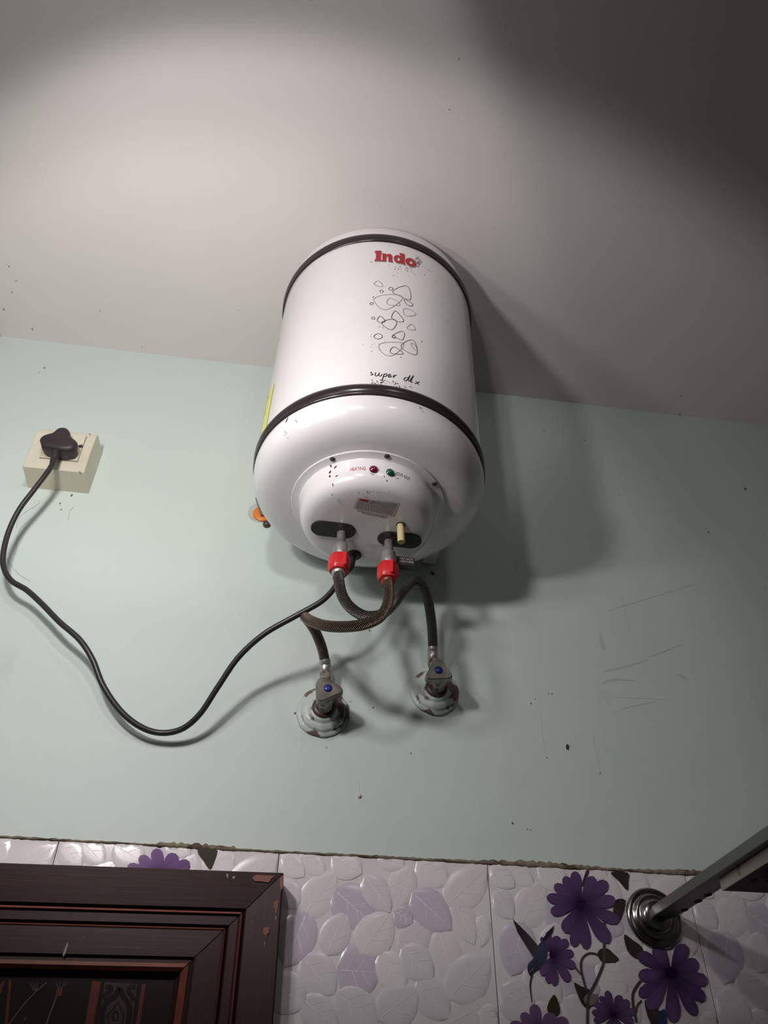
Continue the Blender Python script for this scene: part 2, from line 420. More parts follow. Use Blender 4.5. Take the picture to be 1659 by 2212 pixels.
sv_ = []
for pts, w_ in (([(1325, 1507), (1380, 1508), (1450, 1512)], .0009), ([(1318, 1540), (1360, 1528), (1420, 1514)], .0008), ([(1167, 1540), (1172, 1590), (1180, 1637)], .0009), ([(1280, 1590), (1288, 1625), (1297, 1670)], .0009),
               ([(1341, 1280), (1352, 1330), (1375, 1400)], .0010), ([(1310, 1320), (1360, 1305), (1500, 1262)], .0010), ([(1305, 1450), (1350, 1440), (1400, 1425)], .004), ([(1300, 1475), (1330, 1468), (1370, 1470)], .005),
               ([(1460, 1455), (1475, 1462), (1488, 1470)], .006), ([(1400, 1420), (1440, 1405), (1470, 1392)], .003), ([(776, 1690), (775, 1705), (776, 1716)], .0008), ([(1110, 1200), (1118, 1240)], .004), ([(1295, 1365), (1302, 1395), (1305, 1405)], .009)):
    a, b = ribbon2([(at(x, y, 0).x, at(x, y, 0).z) for x, y in smooth2(pts, 5)], lambda t, w_=w_: w_ * (.25 + .75 * sin(pi * min(1, max(0, t)))) ); sv_.append(([(x, -.0003, z) for x, z in a], b, 0))
v, f, _ = join(sv_); tag(link('scuff', pyd(v, f), M['scuff'], wall), kind='stuff')

# ---- wall tiles with embossed leaves and printed flowers
TY = -0.0045
xe = [XL, -0.9, -0.6, -0.3, 0.0, 0.3, 0.6, 0.9, XR]
tiles = {}
for i in range(len(xe) - 1):
    w = xe[i + 1] - xe[i]
    o = link('wall_tile', box_me(0.0005, w - 0.0005, TY, 0, -0.45, -0.0005, 0.0008, 2), M['tile'], wall)
    o.location = (xe[i], 0, ZT); tiles[round(xe[i], 1)] = o
# embossed leaves, in the pixels of a close-up of one plain tile (x 1/3.016 + 560, y 1/3.016 + 1780)
LEAVES = [((285, 600), (492, 318), 200, 'leaf_beige'), ((310, 575), (170, 925), 235, 'leaf_lilac'), ((490, 430), (745, 660), 235, 'leaf_lilac'),
    ((690, 340), (850, 570), 165, 'leaf_pale'), ((970, 275), (890, 550), 165, 'leaf_beige'), ((1000, 450), (1247, 682), 215, 'leaf_lilac'),
    ((1265, 505), (1400, 778), 165, 'leaf_beige'), ((660, 840), (850, 590), 220, 'leaf_beige'), ((440, 850), (560, 580), 180, 'leaf_pale'),
    ((1090, 640), (920, 850), 190, 'leaf_pale'), ((930, 810), (1130, 1000), 195, 'leaf_pale'), ((1170, 690), (1265, 1025), 210, 'leaf_beige'),
    ((1230, 1130), (1490, 880), 225, 'leaf_pale'), ((510, 950), (785, 975), 285, 'leaf_lilac'), ((790, 840), (940, 1100), 185, 'leaf_white'),
    ((280, 870), (490, 1100), 220, 'leaf_pale'), ((475, 215), (665, 320), 165, 'leaf_white'), ((775, 185), (945, 275), 130, 'leaf_white'),
    ((1030, 240), (1225, 385), 190, 'leaf_white'), ((1220, 530), (1480, 290), 190, 'leaf_beige'), ((270, 185), (425, 330), 130, 'leaf_white'),
    ((150, 205), (290, 340), 130, 'leaf_white'), ((150, 370), (245, 550), 150, 'leaf_pale'), ((780, 1270), (1030, 1080), 220, 'leaf_pale'),
    ((1030, 1030), (1240, 1260), 210, 'leaf_pale'), ((80, 1020), (290, 1190), 215, 'leaf_pale'), ((500, 1110), (770, 1310), 230, 'leaf_pale'),
    ((1230, 1300), (1490, 1170), 200, 'leaf_beige'), ((280, 1140), (510, 1330), 180, 'leaf_pale'), ((1460, 600), (1440, 800), 120, 'leaf_white'),
    ((880, 570), (1000, 640), 130, 'leaf_lilac'), ((1440, 1200), (1560, 1330), 150, 'leaf_white')]
def leaf_def(p, q, wpx):
    A, B = at(560 + p[0] / 3.016, 1780 + p[1] / 3.016, TY), at(560 + q[0] / 3.016, 1780 + q[1] / 3.016, TY)
    # tile coordinates: u from the tile's left edge, v from its top
    return (A.x + 0.3, A.z - ZT), (B.x + 0.3, B.z - ZT), wpx * (B - A).length / (Vector(q) - Vector(p)).length
def leaf_me(a, b, w, u0, u1, zi):
    A, B = Vector(a), Vector(b); L = (B - A).length; t = (B - A) / L; n = Vector((-t.y, t.x))
    C0 = (A + B) / 2; A = C0 + (A - C0) * 1.06; B = C0 + (B - C0) * 1.06; L *= 1.06; w *= 1.22; v, f, mi = [], [], []
    K = 9
    def put(s, x, h):                      # s along, x across (-1..1)
        hw = w / 2 * (sin(pi * min(1, s) ** 0.85)) ** 0.62 if 0 < s < 1 else 0.0
        P = A + t * (s * L) + n * (x * hw)
        P = Vector((min(max(P.x, u0), u1), min(P.y, -0.0008)))
        v.append((P.x - C0.x, -h, P.y - C0.y))
    for i in range(K + 1):
        s = i / K
        for x, h in ((-1, -.0002), (-.88, .0003), (-.45, .0006), (0, .0004), (.45, .0006), (.88, .0004), (1, -.0002)): put(s, x, zi + h * (1 if 0 < i < K else .2))
    for i in range(K):
        for j in range(6):
            f.append((i * 7 + j, i * 7 + j + 1, (i + 1) * 7 + j + 1, (i + 1) * 7 + j)); mi.append(0)
    def vein(s0, x0, s1, x1, w0, h0, h1):
        b0 = len(v); m = 5
        for k in range(m):
            q = k / (m - 1); s = s0 + (s1 - s0) * q; x = x0 + (x1 - x0) * q; dw = w0 * (1 - .75 * q)
            h = zi + h0 + (h1 - h0) * q + .0004
            hw = max(1e-5, w / 2 * (sin(pi * min(.999, max(.001, s)) ** 0.85)) ** 0.62)
            if abs(s1 - s0) > abs(x1 - x0) * .4 and x0 == x1: put(s, x - dw / hw, h); put(s, x + dw / hw, h)
            else: put(s - dw / L, x, h); put(s + dw / L, x, h)
        for k in range(m - 1): f.append((b0 + 2 * k, b0 + 2 * k + 1, b0 + 2 * k + 3, b0 + 2 * k + 2)); mi.append(1)
    vein(.10, 0, .92, 0, .0006, .0003, .0003)
    for s0, sg in ((.22, 1), (.34, -1), (.46, 1), (.58, -1)):
        vein(s0, 0, min(.9, s0 + .24), .72 * sg, .0005, .0003, .0005)
    return pyd(v, f, mi), C0
leaf_cache = []
for k, (p, q, wpx, mk) in enumerate(LEAVES):
    a, b, w = leaf_def(p, q, wpx)
    me, C0 = leaf_me(a, b, w, 0.0016, 0.2984, 0.00008 + 0.00008 * ((k * 5) % 9))
    me.materials.append(M[mk]); me.materials.append(M['vein'])
    me.polygons.foreach_set('use_smooth', [True] * len(me.polygons))
    leaf_cache.append((me, C0))
for x0 in (-0.9, -0.6, -0.3, 0.0, 0.3):
    for me, C0 in leaf_cache:
        if x0 < -0.5 and C0.y < -0.075: continue           # hidden behind the door frame
        o = link('embossed_leaf', me, None, tiles[x0]); o.location = (C0.x, TY, C0.y)

# printed decor: flat ink on the glaze
PY = TY - 0.0024
def z6(x, y): return (1060 + x / 5.184, 1860 + y / 5.184)
def z8(x, y): return (1060 + x / 2.7696, 1760 + y / 2.7696)
def zl(x, y): return (x / 2.5136, 1780 + y / 2.5136)
def decal(name, polys, tile, conv, lift=0.0):
    """polys: list of (outline, colour function of (x, y)) in close-up pixels"""
    v, f, c = [], [], []
    for poly, cf, ctr in polys:
        b = len(v)
        P = [(max(-99999, x), y) for x, y in poly]
        if ctr is not None: P = [ctr] + P
        for x, y in P:
            w = at(*conv(x, y), PY)
            w.z = min(w.z, ZT - 0.0012); w.x = min(max(w.x, tile.location.x + .0012), tile.location.x + .2988)
            v.append((w.x - tile.location.x, PY - lift, w.z - tile.location.z)); c.append(cf(x, y))
        n = len(poly)
        if ctr is None: f.append(tuple(range(b, b + n)))
        else:
            for k in range(n - 1): f.append((b, b + 1 + k, b + 2 + k))
        lift += .00002
    me = pyd(v, f); ca = me.color_attributes.new('Col', 'FLOAT_COLOR', 'POINT')
    for i, k in enumerate(c): ca.data[i].color = (*k, 1)
    return link(name, me, M['print'], tile)
def lerp(a, b, t): return tuple(x + (y - x) * t for x, y in zip(a, b))
PURP, DEEP, LITE = (0.090, 0.048, 0.140), (0.022, 0.010, 0.042), (0.175, 0.095, 0.215)
def flower(ctr, tips, wid, tile, conv, col=PURP, lift=0.0):
    polys = []; C = Vector(ctr)
    for i, t in enumerate(tips):
        T = Vector(t[:2]); wd = (t[2] if len(t) > 2 else wid); d = T - C; L = d.length; d /= L; n = Vector((-d.y, d.x))
        cc = lerp(col, LITE, random.uniform(.2, .9)); 
        def side(sg): return [C + d * (L * s) + n * (sg * wd / 2 * h) for s, h in ((.12, .22), (.3, .52), (.5, .80), (.7, 1.0), (.85, .93), (.95, .6))]
        out = [C + d * (L * .04)] + side(1) + [T] + side(-1)[::-1]
        def cf(x, y, C=C, L=L, cc=cc, d=d, n=n, wd=wd):
            q = Vector((x, y)) - C; s = q.length / L; e = min(1, abs(q.dot(n)) / (wd / 2))
            return lerp(DEEP, lerp(cc, col, e * .7), min(1, max(0, (s - .10) / .55)))
        mid = C + d * (L * .55)
        pts = [(p.x, p.y) for p in out]; polys.append((pts + [pts[0]], cf, (mid.x, mid.y)))
        vn = [(C + d * (L * s) + n * o_ * wd) for s, o_ in ((.2, 0), (.55, .02), (.85, .03), (.55, -.015))]
        polys.append(([(p.x, p.y) for p in vn], lambda x, y: lerp(DEEP, col, .5), None))
    r = wid * .42
    pts = [(C.x + r * cos(k * pi / 7), C.y + r * sin(k * pi / 7)) for k in range(14)]
    polys.append((pts, lambda x, y: DEEP, None))
    return decal('printed_flower', polys, tile, conv, lift)
TD = tiles[0.0]; TL = tiles[-0.6]
def leafprint(pts, tile, conv, col=(0.035, 0.028, 0.022)):
    cx = sum(p[0] for p in pts) / len(pts); cy = sum(p[1] for p in pts) / len(pts)
    s = smooth2(pts, 3, True)
    return decal('printed_leaf', [(s + [s[0]], lambda x, y: lerp(col, (0.085, 0.070, 0.055), random.random() * .5), (cx, cy))], tile, conv)
def stemprint(pts, w, tile, conv, col=(0.085, 0.065, 0.055)):
    v, f = ribbon2(smooth2(pts, 5), w)
    polys = [([(v[i].x, v[i].y) for i in q], lambda x, y: col, None) for q in f]
    return decal('printed_stem', polys, tile, conv, -.0001)
stemprint([(1270, 680), (1285, 800), (1270, 930), (1265, 1120), (1210, 1280), (1150, 1400), (1110, 1480), (1085, 1600), (1080, 1830)], 30, TD, z6)
stemprint([(1210, 1050), (1120, 1030), (1050, 1060), (1010, 1130), (1015, 1240), (1040, 1340), (1070, 1450)], 24, TD, z6)
stemprint([(920, 1150), (970, 1220), (1020, 1280), (1045, 1360)], 20, TD, z6)
stemprint([(1680, 1340), (1620, 1420), (1590, 1500), (1595, 1620), (1630, 1800)], 30, TD, z6)
stemprint([(1690, 1560), (1640, 1620), (1625, 1700)], 22, TD, z6)
stemprint([(1090, 100), (1060, 180), (1030, 280)], 34, TD, z6, (0.07, 0.035, 0.09))
flower((1010, 485), [(935, 112, 120), (820, 172, 115), (712, 262, 120), (624, 400, 125), (668, 575, 130), (825, 800, 165), (930, 965, 130), (1075, 992, 130),
    (1325, 915, 165), (1440, 680, 140), (1400, 440, 150), (1305, 230, 150), (1150, 170, 130)], 130, TD, z6)
flower((690, 1050), [(560, 850, 60), (635, 790, 70), (750, 838, 110), (860, 880, 100), (928, 1030, 95), (945, 1185, 105), (880, 1345, 110), (715, 1395, 95), (640, 1368, 90), (565, 1280, 90)],
    95, TD, z6, (0.10, 0.05, 0.15), .0002)
flower((1075, 945), [(880, 830, 80), (985, 780, 85), (1165, 775, 90), (1245, 885, 90), (1298, 1000, 85), (1282, 1108, 78), (1228, 1198, 75), (1095, 1243, 90), (945, 1165, 90),
    (885, 1085, 75), (880, 965, 80)], 85, TD, z8, (0.075, 0.038, 0.135), .0001)
flower((560, 1960), [(478, 1600, 130), (345, 1700, 120), (215, 1815, 120), (700, 1705, 160), (860, 1770, 150)], 120, TD, z6, LITE)
flower((1375, 1725), [(1300, 1448, 85), (1225, 1510, 75), (1150, 1580, 75), (1130, 1690, 80), (1150, 1790, 80), (1450, 1500, 100), (1548, 1560, 105), (1615, 1680, 95), (1600, 1800, 95),
    (1300, 1900, 90), (1450, 1900, 90)], 85, TD, z6)
leafprint([(1345, 125), (1535, 128), (1540, 230), (1528, 325), (1430, 220)], TD, z6)
leafprint([(1395, 440), (1510, 440), (1470, 620), (1420, 680), (1370, 600)], TD, z6)
leafprint([(1195, 1040), (1230, 985), (1310, 980), (1380, 1040), (1435, 1105), (1330, 1135), (1240, 1125)], TD, z6)
leafprint([(1493, 822), (1600, 890), (1690, 960), (1720, 1080), (1620, 1085), (1530, 1000)], TD, z6)
leafprint([(932, 1360), (1010, 1400), (1120, 1450), (1150, 1560), (1100, 1650), (1030, 1610), (975, 1500)], TD, z6)
leafprint([(635, 1680), (650, 1580), (712, 1495), (760, 1590), (775, 1690), (720, 1740)], TD, z6)
leafprint([(920, 1110), (1000, 1160), (1040, 1252), (960, 1252)], TD, z8)
leafprint([(1073, 138), (1175, 128), (1165, 195), (1140, 243), (1105, 200)], TL, zl, (0.055, 0.05, 0.035))
bud = smooth2([(1040, 1540), (1080, 1490), (1150, 1490), (1205, 1500), (1190, 1570), (1130, 1620), (1060, 1590)], 3, True)
decal('printed_bud', [(bud, lambda x, y: (0.20, 0.165, 0.155), None)], TD, z6, .0003)
flower((870, 300), [(692, 225, 60), (760, 172, 65), (848, 132, 70), (955, 160, 75), (1030, 205, 70), (1035, 260, 60)], 65, TL, zl, (0.20, 0.095, 0.27))
# printed humming bird
BB, BG = (0.050, 0.058, 0.100), (0.030, 0.034, 0.036)
decal('printed_bird', [
    ([(245, 650), (330, 730), (440, 840), (530, 950), (520, 1040), (480, 1085), (400, 960), (300, 800)], lambda x, y: lerp((0.035, 0.025, 0.028), (0.075, 0.055, 0.065), max(0, min(1, (x - 330) / 150)) * .8), None),
    ([(710, 720), (690, 800), (640, 870), (590, 910), (575, 880), (640, 790)], lambda x, y: (0.032, 0.018, 0.035), None),
    (smooth2([(590, 890), (630, 960), (630, 1070), (580, 1180), (500, 1230), (440, 1280), (412, 1220), (420, 1150), (480, 1085), (520, 960)], 3, True), lambda x, y: lerp(BG, BB, max(0, min(1, (1240 - y) / 140))), None),
    ([(412, 1220), (450, 1280), (438, 1330), (432, 1400), (440, 1470), (455, 1580), (463, 1582), (452, 1470), (447, 1400), (455, 1330), (470, 1270)], lambda x, y: (0.03, 0.022, 0.025), None),
    ([(430, 1245), (470, 1200), (478, 1205), (438, 1252)], lambda x, y: (0.20, 0.19, 0.18), None)], TD, z6, .0003)
decal('printed_bird', [([(1000, 1180), (1040, 1160), (1050, 1200), (1055, 1252), (1000, 1252)], lambda x, y: (0.035, 0.045, 0.13), None)], TD, z8, .0004)

# ---- ragged mortar edge on top of the tiles
v, f = [], []
N = 420; x0, x1 = XL, XR
for i in range(N + 1):
    x = x0 + (x1 - x0) * i / N
    fat = 0.0022 + 0.0035 * max(0, min(1, (x + .25) / .35)) * 1.5 * (.6 + .4 * sin(x * 23)) + (0.0035 if -0.47 < x < -0.36 else 0)
    up = ZT + fat * random.uniform(.55, 1.15); dn = ZT - 0.001 - fat * .28 * random.uniform(.2, 1.2)
    yo = -0.006 - random.uniform(0, .0018)
    v += [(x, -.0002, up + .0006), (x, yo + .003, up), (x, yo, (up + dn) / 2), (x, yo + .0005, dn), (x, TY + .0002, dn - .0005)]
for i in range(N):
    for j in range(4): a = i * 5 + j; f.append((a, a + 1, a + 6, a + 5))
o = link('trim_1', pyd(v, f), M['mortar'], None, True); o['kind'] = 'structure'

# ---- the door: mitred dark frame with moulded edges, printed panel
DY = -0.05                                   # face of the frame
OX, OZ = -0.2922, 1.9284                     # its outer top right corner
# profile: distance in from the outer edge, depth of the face, material (0 wood, 1 red worn edge)
PROF = [(0.0, -0.006, 0), (0.0, DY + .002, 0), (0.002, DY, 0), (0.0445, DY + .004, 0), (0.0478, DY + .011, 0), (0.0490, DY + .004, 1), (0.0516, DY + .002, 1), (0.0540, DY + .006, 0),
        (0.0640, DY + .006, 0), (0.0670, DY + .012, 0), (0.0682, DY + .005, 1), (0.0698, DY + .003, 1), (0.0715, DY + .004, 0), (0.1015, DY + .003, 0), (0.1035, DY + .008, 0),
        (0.1085, DY + .006, 1), (0.1130, DY + .004, 1), (0.1170, DY + .009, 1), (0.1185, DY + .013, 0), (0.1250, DY + .022, 0), (0.1250, -0.006, 0)]
DM = Matrix.Translation((OX, 0, OZ)) @ Matrix.Rotation(radians(-0.85), 4, 'Y'); DI = DM.inverted()
door = empty('door_1', matrix=DM); door['kind'] = 'structure'
def frame_piece(name, ends, mw):
    v, f, mi = [], [], []
    n = len(PROF)
    for end in ends:
        for d, y, m in PROF: x, z = end(d); v.append((x, y, z))
    for j in range(n - 1):
        f.append((j, j + 1, n + j + 1, n + j)); mi.append(1 if PROF[j][2] and PROF[j + 1][2] else 0)
    f.append(tuple(range(n))); mi.append(0); f.append(tuple(reversed(range(n, 2 * n)))); mi.append(0)
    me = pyd(v, f, mi); bm = bmesh.new(); bm.from_mesh(me); bmesh.ops.recalc_face_normals(bm, faces=bm.faces[:]); bm.to_mesh(me); bm.free()
    return link(name, me, [mw, M['wood_red']], door)
g = 0.0007
frame_piece('frame_rail', [lambda d: (-0.70, -d), lambda d: (-d - g, -d)], M['wood_x'])
frame_piece('frame_stile', [lambda d: (-d, -d - g), lambda d: (-d, .02 - OZ)], M['wood_z'])
PYY = DY + 0.020
panel = link('door_panel', box_me(-0.70, -.124, PYY, -0.008, .02 - OZ, -.124), M['panel'], door)
def door_pt(px, py, Y): return DI @ at(px, py, Y)
def zd(x, y): return (x / 3.95, 2050 + y / 3.95)
def flat(name, polys, m, parent, Y, conv):
    v, f = [], []
    for k, poly in enumerate(polys):
        b = len(v); v += [door_pt(*conv(x, y), Y) for x, y in poly]; f.append(tuple(range(b, b + len(poly))))
    return link(name, pyd(v, f), m, parent)
YP = PYY - .0004
flat('printed_band', [[(788, 270), (862, 280), (780, 760), (705, 760)]], M['panel_red'], door, YP, zd)
flat('printed_band', [[(1212, 300), (1245, 300), (1175, 760), (1140, 760)]], M['panel_red'], door, YP, zd)
flat('printed_band', [[(75, 260), (100, 262), (56, 760), (30, 760)]], M['panel_red'], door, YP, zd)
flat('printed_band', [[(893, 280), (1172, 300), (1110, 760), (820, 760)]], M['panel_brown'], door, YP, zd)
orn = []
def orib(pts, w): 
    a, b = ribbon2(smooth2(pts, 6), w); orn.extend([[(a[i].x, a[i].y) for i in q] for q in b])
orib([(1025, 330), (980, 400), (915, 450), (880, 510), (868, 600), (872, 700)], 46)
orib([(1025, 330), (1050, 400), (1085, 450), (1105, 510), (1100, 600), (1080, 700)], 46)
orib([(900, 320), (945, 330), (935, 370), (900, 390), (890, 430)], 40)
orib([(1160, 320), (1110, 330), (1100, 370), (1125, 400), (1140, 440)], 40)
orib([(1005, 450), (960, 520), (920, 570), (930, 660)], 12); orib([(1005, 450), (1030, 510), (1055, 570), (1040, 660)], 12)
orib([(990, 530), (965, 560), (965, 600), (985, 612), (1005, 590), (1005, 555), (990, 530)], 14)
flat('printed_ornament', orn, M['panel'], door, YP - .0003, zd)
st = []
def strib(pts, w):
    a, b = ribbon2(smooth2(pts, 6), w); st.extend([[(a[i].x, a[i].y) for i in q] for q in b])
strib([(400, 285), (300, 370), (190, 490), (80, 640), (20, 740)], 9); strib([(485, 395), (455, 480), (410, 600), (370, 740)], 11); strib([(225, 580), (205, 612)], 8)
for dx in (-50, -30, -10, 10, 30): strib([(300 + dx, 285), (300 + dx * .3, 355)], 4)
for dx in (-30, 0, 40, 70): strib([(510 + dx, 285), (505 + dx * .3, 340)], 5)
flat('printed_stem', st, M['panel_grey'], door, YP - .0002, zd)
flat('printed_berry', [[(478, 345), (500, 335), (530, 342), (532, 390), (505, 405), (480, 395)]], M['panel_red'], door, YP - .0002, zd)
flat('printed_berry', [[(0, 300), (40, 265), (45, 270), (20, 330), (15, 375), (0, 390)]], M['panel_red'], door, YP - .0002, zd)
def zf(x, y): return (x / 2.5136, 1780 + y / 2.5136)
YC = DY - .0006
flat('paint_chip', [[(1368, 290), (1390, 275), (1440, 278), (1490, 280), (1470, 300), (1460, 318), (1420, 312), (1385, 310)],
    [(1523, 290), (1540, 275), (1540, 330), (1528, 360), (1518, 340)], [(1485, 425), (1513, 408), (1510, 450), (1500, 490), (1492, 470), (1484, 450)],
    [(1430, 562), (1462, 560), (1460, 590), (1448, 600), (1445, 625), (1436, 600), (1428, 595)]], M['wood_red'], door, YC, zf)['kind'] = 'stuff'
flat('scratch', [[(1228, 270), (1240, 272), (1236, 300)], [(1262, 285), (1280, 284), (1266, 302)],
    [(1493, 500), (1498, 500), (1497, 530)], [(1434, 640), (1438, 640), (1436, 675)]], M['scratch'], door, YC + .0005, zf)['kind'] = 'stuff'

flat('scratch', [[(366, 640), (370, 655), (356, 700), (345, 720), (340, 712), (350, 680)], [(455, 615), (462, 612), (460, 622)]], M['scratch'], door, DY + .0020, zf)['kind'] = 'stuff'

# ================================================================== WATER HEATER
heater = tag(empty('water_heater', matrix=HM), 'white cylindrical water heater with two black bands mounted high on the mint wall', 'water heater')
def hpart(name, me, m, parent=heater, smooth=True):
    o = link(name, me, m, parent, smooth)
    if smooth: sharp(me, 40)
    return o
S1, S2, RT = 0.015, 0.460, 0.1893
hpart('tank_body', lathe_me([(RT, S1), (RT, S2)], 96), M['enamel'])
def band_prof(s): return [(.186, s - .013), (.1905, s - .0125), (.1926, s - .0105), (.1932, s - .008), (.1925, s - .0055), (.1912, s - .0045), (.1922, s - .003), (.1940, s + .002), (.1942, s + .006), (.1925, s + .0105), (.1900, s + .0125), (.186, s + .013)]
for s in (S1, S2): hpart('band', lathe_me(band_prof(s), 128), M['band'])
hpart('top_dome', lathe_me([(RT, S2 + .006), (.1895, S2 + .02), (.189, S2 + .036), (.186, S2 + .046), (.178, S2 + .053), (.160, S2 + .057), (.05, S2 + .058)], 96), M['enamel'])
hpart('bottom_dish', lathe_me([(RT - .001, S1 - .005), (.1905, -.004), (.1898, -.015), (.1850, -.027), (.1765, -.0365), (.1655, -.0428), (.152, -.0465), (.140, -.0475), (.126, -.0478), (.05, -.0480)], 128), M['plastic'])
cover = hpart('terminal_cover', lathe_me([(.1245, -.0470), (.1245, -.0495), (.1238, -.0503), (.1150, -.0510), (.1118, -.0525), (.1105, -.056), (.1092, -.070), (.1075, -.081), (.1035, -.0900), (.097, -.0957),
    (.089, -.0985), (.07, -.0999), (.03, -.1003)], 128), M['plastic'])
FS = -0.1004                                  # face of the cover
# flange screws
for px, py in ((718, 991), (840, 974), (938, 1045)):
    P = on_face(px, py, -.0505)
    k = 0.1195 / sqrt(P.x ** 2 + P.y ** 2)
    hpart('cover_screw', lathe_me([(.0042, .002), (.0042, -.0015), (.0028, -.003), (.0006, -.0032)], 14, origin=(P.x * k, P.y * k, -.0498)), M['dirt'], cover)
# stadium shaped rubber pads
def stadium(cx, cy, L, r, z0, z1, rot, n=12):
    o2 = []
    for sg, a0 in ((1, -pi / 2), (-1, pi / 2)):
        for k in range(n + 1):
            a = a0 + pi * k / n; o2.append((sg * L + r * cos(a), r * sin(a)))
    R2 = lambda p: (cx + p[0] * cos(rot) - p[1] * sin(rot), cy + p[0] * sin(rot) + p[1] * cos(rot))
    return [(*R2(p), z0) for p in o2], [(*R2(p), z1) for p in o2]
for pl, pr_ in (((671, 1140), (769, 1148)), ((815, 1162), (911, 1170))):
    pl = on_face(*pl, FS); pr_ = on_face(*pr_, FS); ax_, ay_, bx_, by_ = pl.x, pl.y, pr_.x, pr_.y
    r = .0180; cx, cy = (ax_ + bx_) / 2, (ay_ + by_) / 2; L = (bx_ - ax_) / 2 - r
    me = prism_me(*stadium(cx, cy, L, r, FS + .002, FS - .0014, 0)); hpart('pipe_pad', bevel_me(me, .0008, 1), M['rubber'], cover)
NP = tuple((q.x, q.y) for q in (on_face(738, 1150, FS), on_face(840, 1168, FS)))       # the two water pipes
for i, (u, y) in enumerate(NP):
    hpart('pipe_hole', lathe_me([(.0125, FS), (.0125, FS - .0020), (.0088, FS - .0019)], 24, origin=(u, y, 0)), M['dirt'], cover)
    p = hpart('water_pipe', lathe_me([(.0074, FS + .01), (.0074, -.1235), (.0082, -.1245), (.0082, -.1275)], 24, origin=(u, y, 0)), M['steel'])
    hpart('ferrule', lathe_me([(.0078, -.1240), (.0108, -.1260), (.0116, -.1275), (.0116, -.1485), (.0108, -.1505), (.0095, -.152)], 28, origin=(u, y, 0)), M['steel'], p)
# yellow drain tube and its hole
hpart('drain_hole', lathe_me([(.0075, FS - .0002), (.0075, FS - .0010), (.0058, FS - .0011)], 20, origin=(*on_face(866, 1134, FS).xy, 0)), M['dirt'], cover)
P0 = on_face(865, 1134, FS)
hpart('drain_tube', tube_me([P0 + Vector((0, 0, .004)), P0 + Vector((.0008, .0006, -.016)), P0 + Vector((.0018, .0010, -.034))], .0058, 14), M['yellow_tube'])
# rubber grommet of the power cord
G0 = on_face(764, 1199, FS)
hpart('cord_grommet', lathe_me([(.0125, .004), (.0130, -.001), (.0105, -.003), (.006, -.0032)], 20, origin=(G0.x, G0.y, FS)), M['rubber'], cover)
# indicator lamps
def cone_pt(px, py, R):
    a, s = on_tank(px, py, R); return a, s
for px, py, mk, nm in ((807, 1013, 'lamp_red', 'red'), (843, 1020, 'lamp_green', 'green')):
    a, s = on_tank(px, py, .1105)
    nrm = Vector((sin(a), -cos(a), -.12)).normalized()
    me = lathe_me([(.0066, 0), (.0066, .0006), (.0062, .0014), (.0046, .0030), (.0022, .0039), (.0004, .0041)], 22)
    me.transform(Matrix.Translation((.1100 * sin(a), -.1100 * cos(a), s)) @ nrm.to_track_quat('Z', 'Y').to_matrix().to_4x4())
    tag(hpart('indicator_lamp', me, M[mk], cover), f'round {nm} indicator lens')
def wrap_text(txt, size, a0, s0, R, m, name, parent, shear=0, bold=0, slope=0.0, taper=-.12):
    """flat text bent round the drum: a0 start angle, s0 baseline"""
    v, f, w = text_polys(txt, size, shear, bold)
    vv = []
    for x, y in v:
        a = a0 + x / R; z = s0 + y + slope * x; rr = R + .0004 - taper * 0 
        vv.append((rr * sin(a), -rr * cos(a), z))
    return hpart(name, pyd(vv, f), m, parent, False)
CPROF = [(-.0525, .1118), (-.056, .1105), (-.070, .1092), (-.081, .1075), (-.0900, .1035), (-.0957, .097)]
def cover_r(s):
    s = min(s, -.0530)
    for (s0, r0), (s1, r1) in zip(CPROF, CPROF[1:]):
        if s >= s1: return r0 + (r1 - r0) * (s - s0) / (s1 - s0)
    return .097
for txt, pa, pb, m in (('HEATING', (755, 1016), (790, 1011), 'ink_red'), ('CUT-OUT', (857, 1024), (887, 1031), 'ink_black')):
    a0, s0 = on_tank(*pa, .1105); a1, _ = on_tank(*pb, .1105)
    v, f, w = text_polys(txt, 1.0); sc = (a1 - a0) * .1105 / w
    vv = []
    for x, y in v:
        a = a0 + x * sc / .1105; z = s0 + y * sc * 1.5; R = cover_r(z) + .0003
        vv.append((R * sin(a), -R * cos(a), z))
    hpart('indicator_lettering', pyd(vv, f), M[m], cover, False)
# rating label on the rounded front of the face
lab = [on_face(x, y, FS) for x, y in ((772, 1075), (864, 1087), (850, 1115), (762, 1098))]
def face_z(x, y):
    r = sqrt(x * x + y * y); pr = [(0, -.1003), (.03, -.1003), (.07, -.0999), (.089, -.0985), (.097, -.0957), (.1035, -.0900), (.1075, -.081)]
    for (r0, z0), (r1, z1) in zip(pr, pr[1:]):
        if r <= r1: return z0 + (z1 - z0) * (r - r0) / (r1 - r0)
    return -.081
def lab_pt(u, w, lift):                       # u 0..1 along, w 0..1 from the front edge towards the wall
    P = lab[0].lerp(lab[1], u).lerp(lab[3].lerp(lab[2], u), w)
    return (P.x, P.y, face_z(P.x, P.y) - lift)
def lab_grid(u0, u1, w0, w1, lift, n=8, k=4):
    v = [lab_pt(u0 + (u1 - u0) * i / n, w0 + (w1 - w0) * j / k, lift) for i in range(n + 1) for j in range(k + 1)]
    f = [(i * (k + 1) + j, i * (k + 1) + j + 1, (i + 1) * (k + 1) + j + 1, (i + 1) * (k + 1) + j) for i in range(n) for j in range(k)]
    return v, f, 0
v, f, _ = join([lab_grid(0, 1, 0, 1, .0003, 12, 8)])
rl = hpart('rating_label', pyd(v, f), M['label'], cover, False)
prt = [lab_grid(.06, .28, .06, .24, .0005, 3, 2)]
v, f, _ = join(prt); hpart('label_print', pyd(v, f), M['ink_red'], rl, False)
prt = []
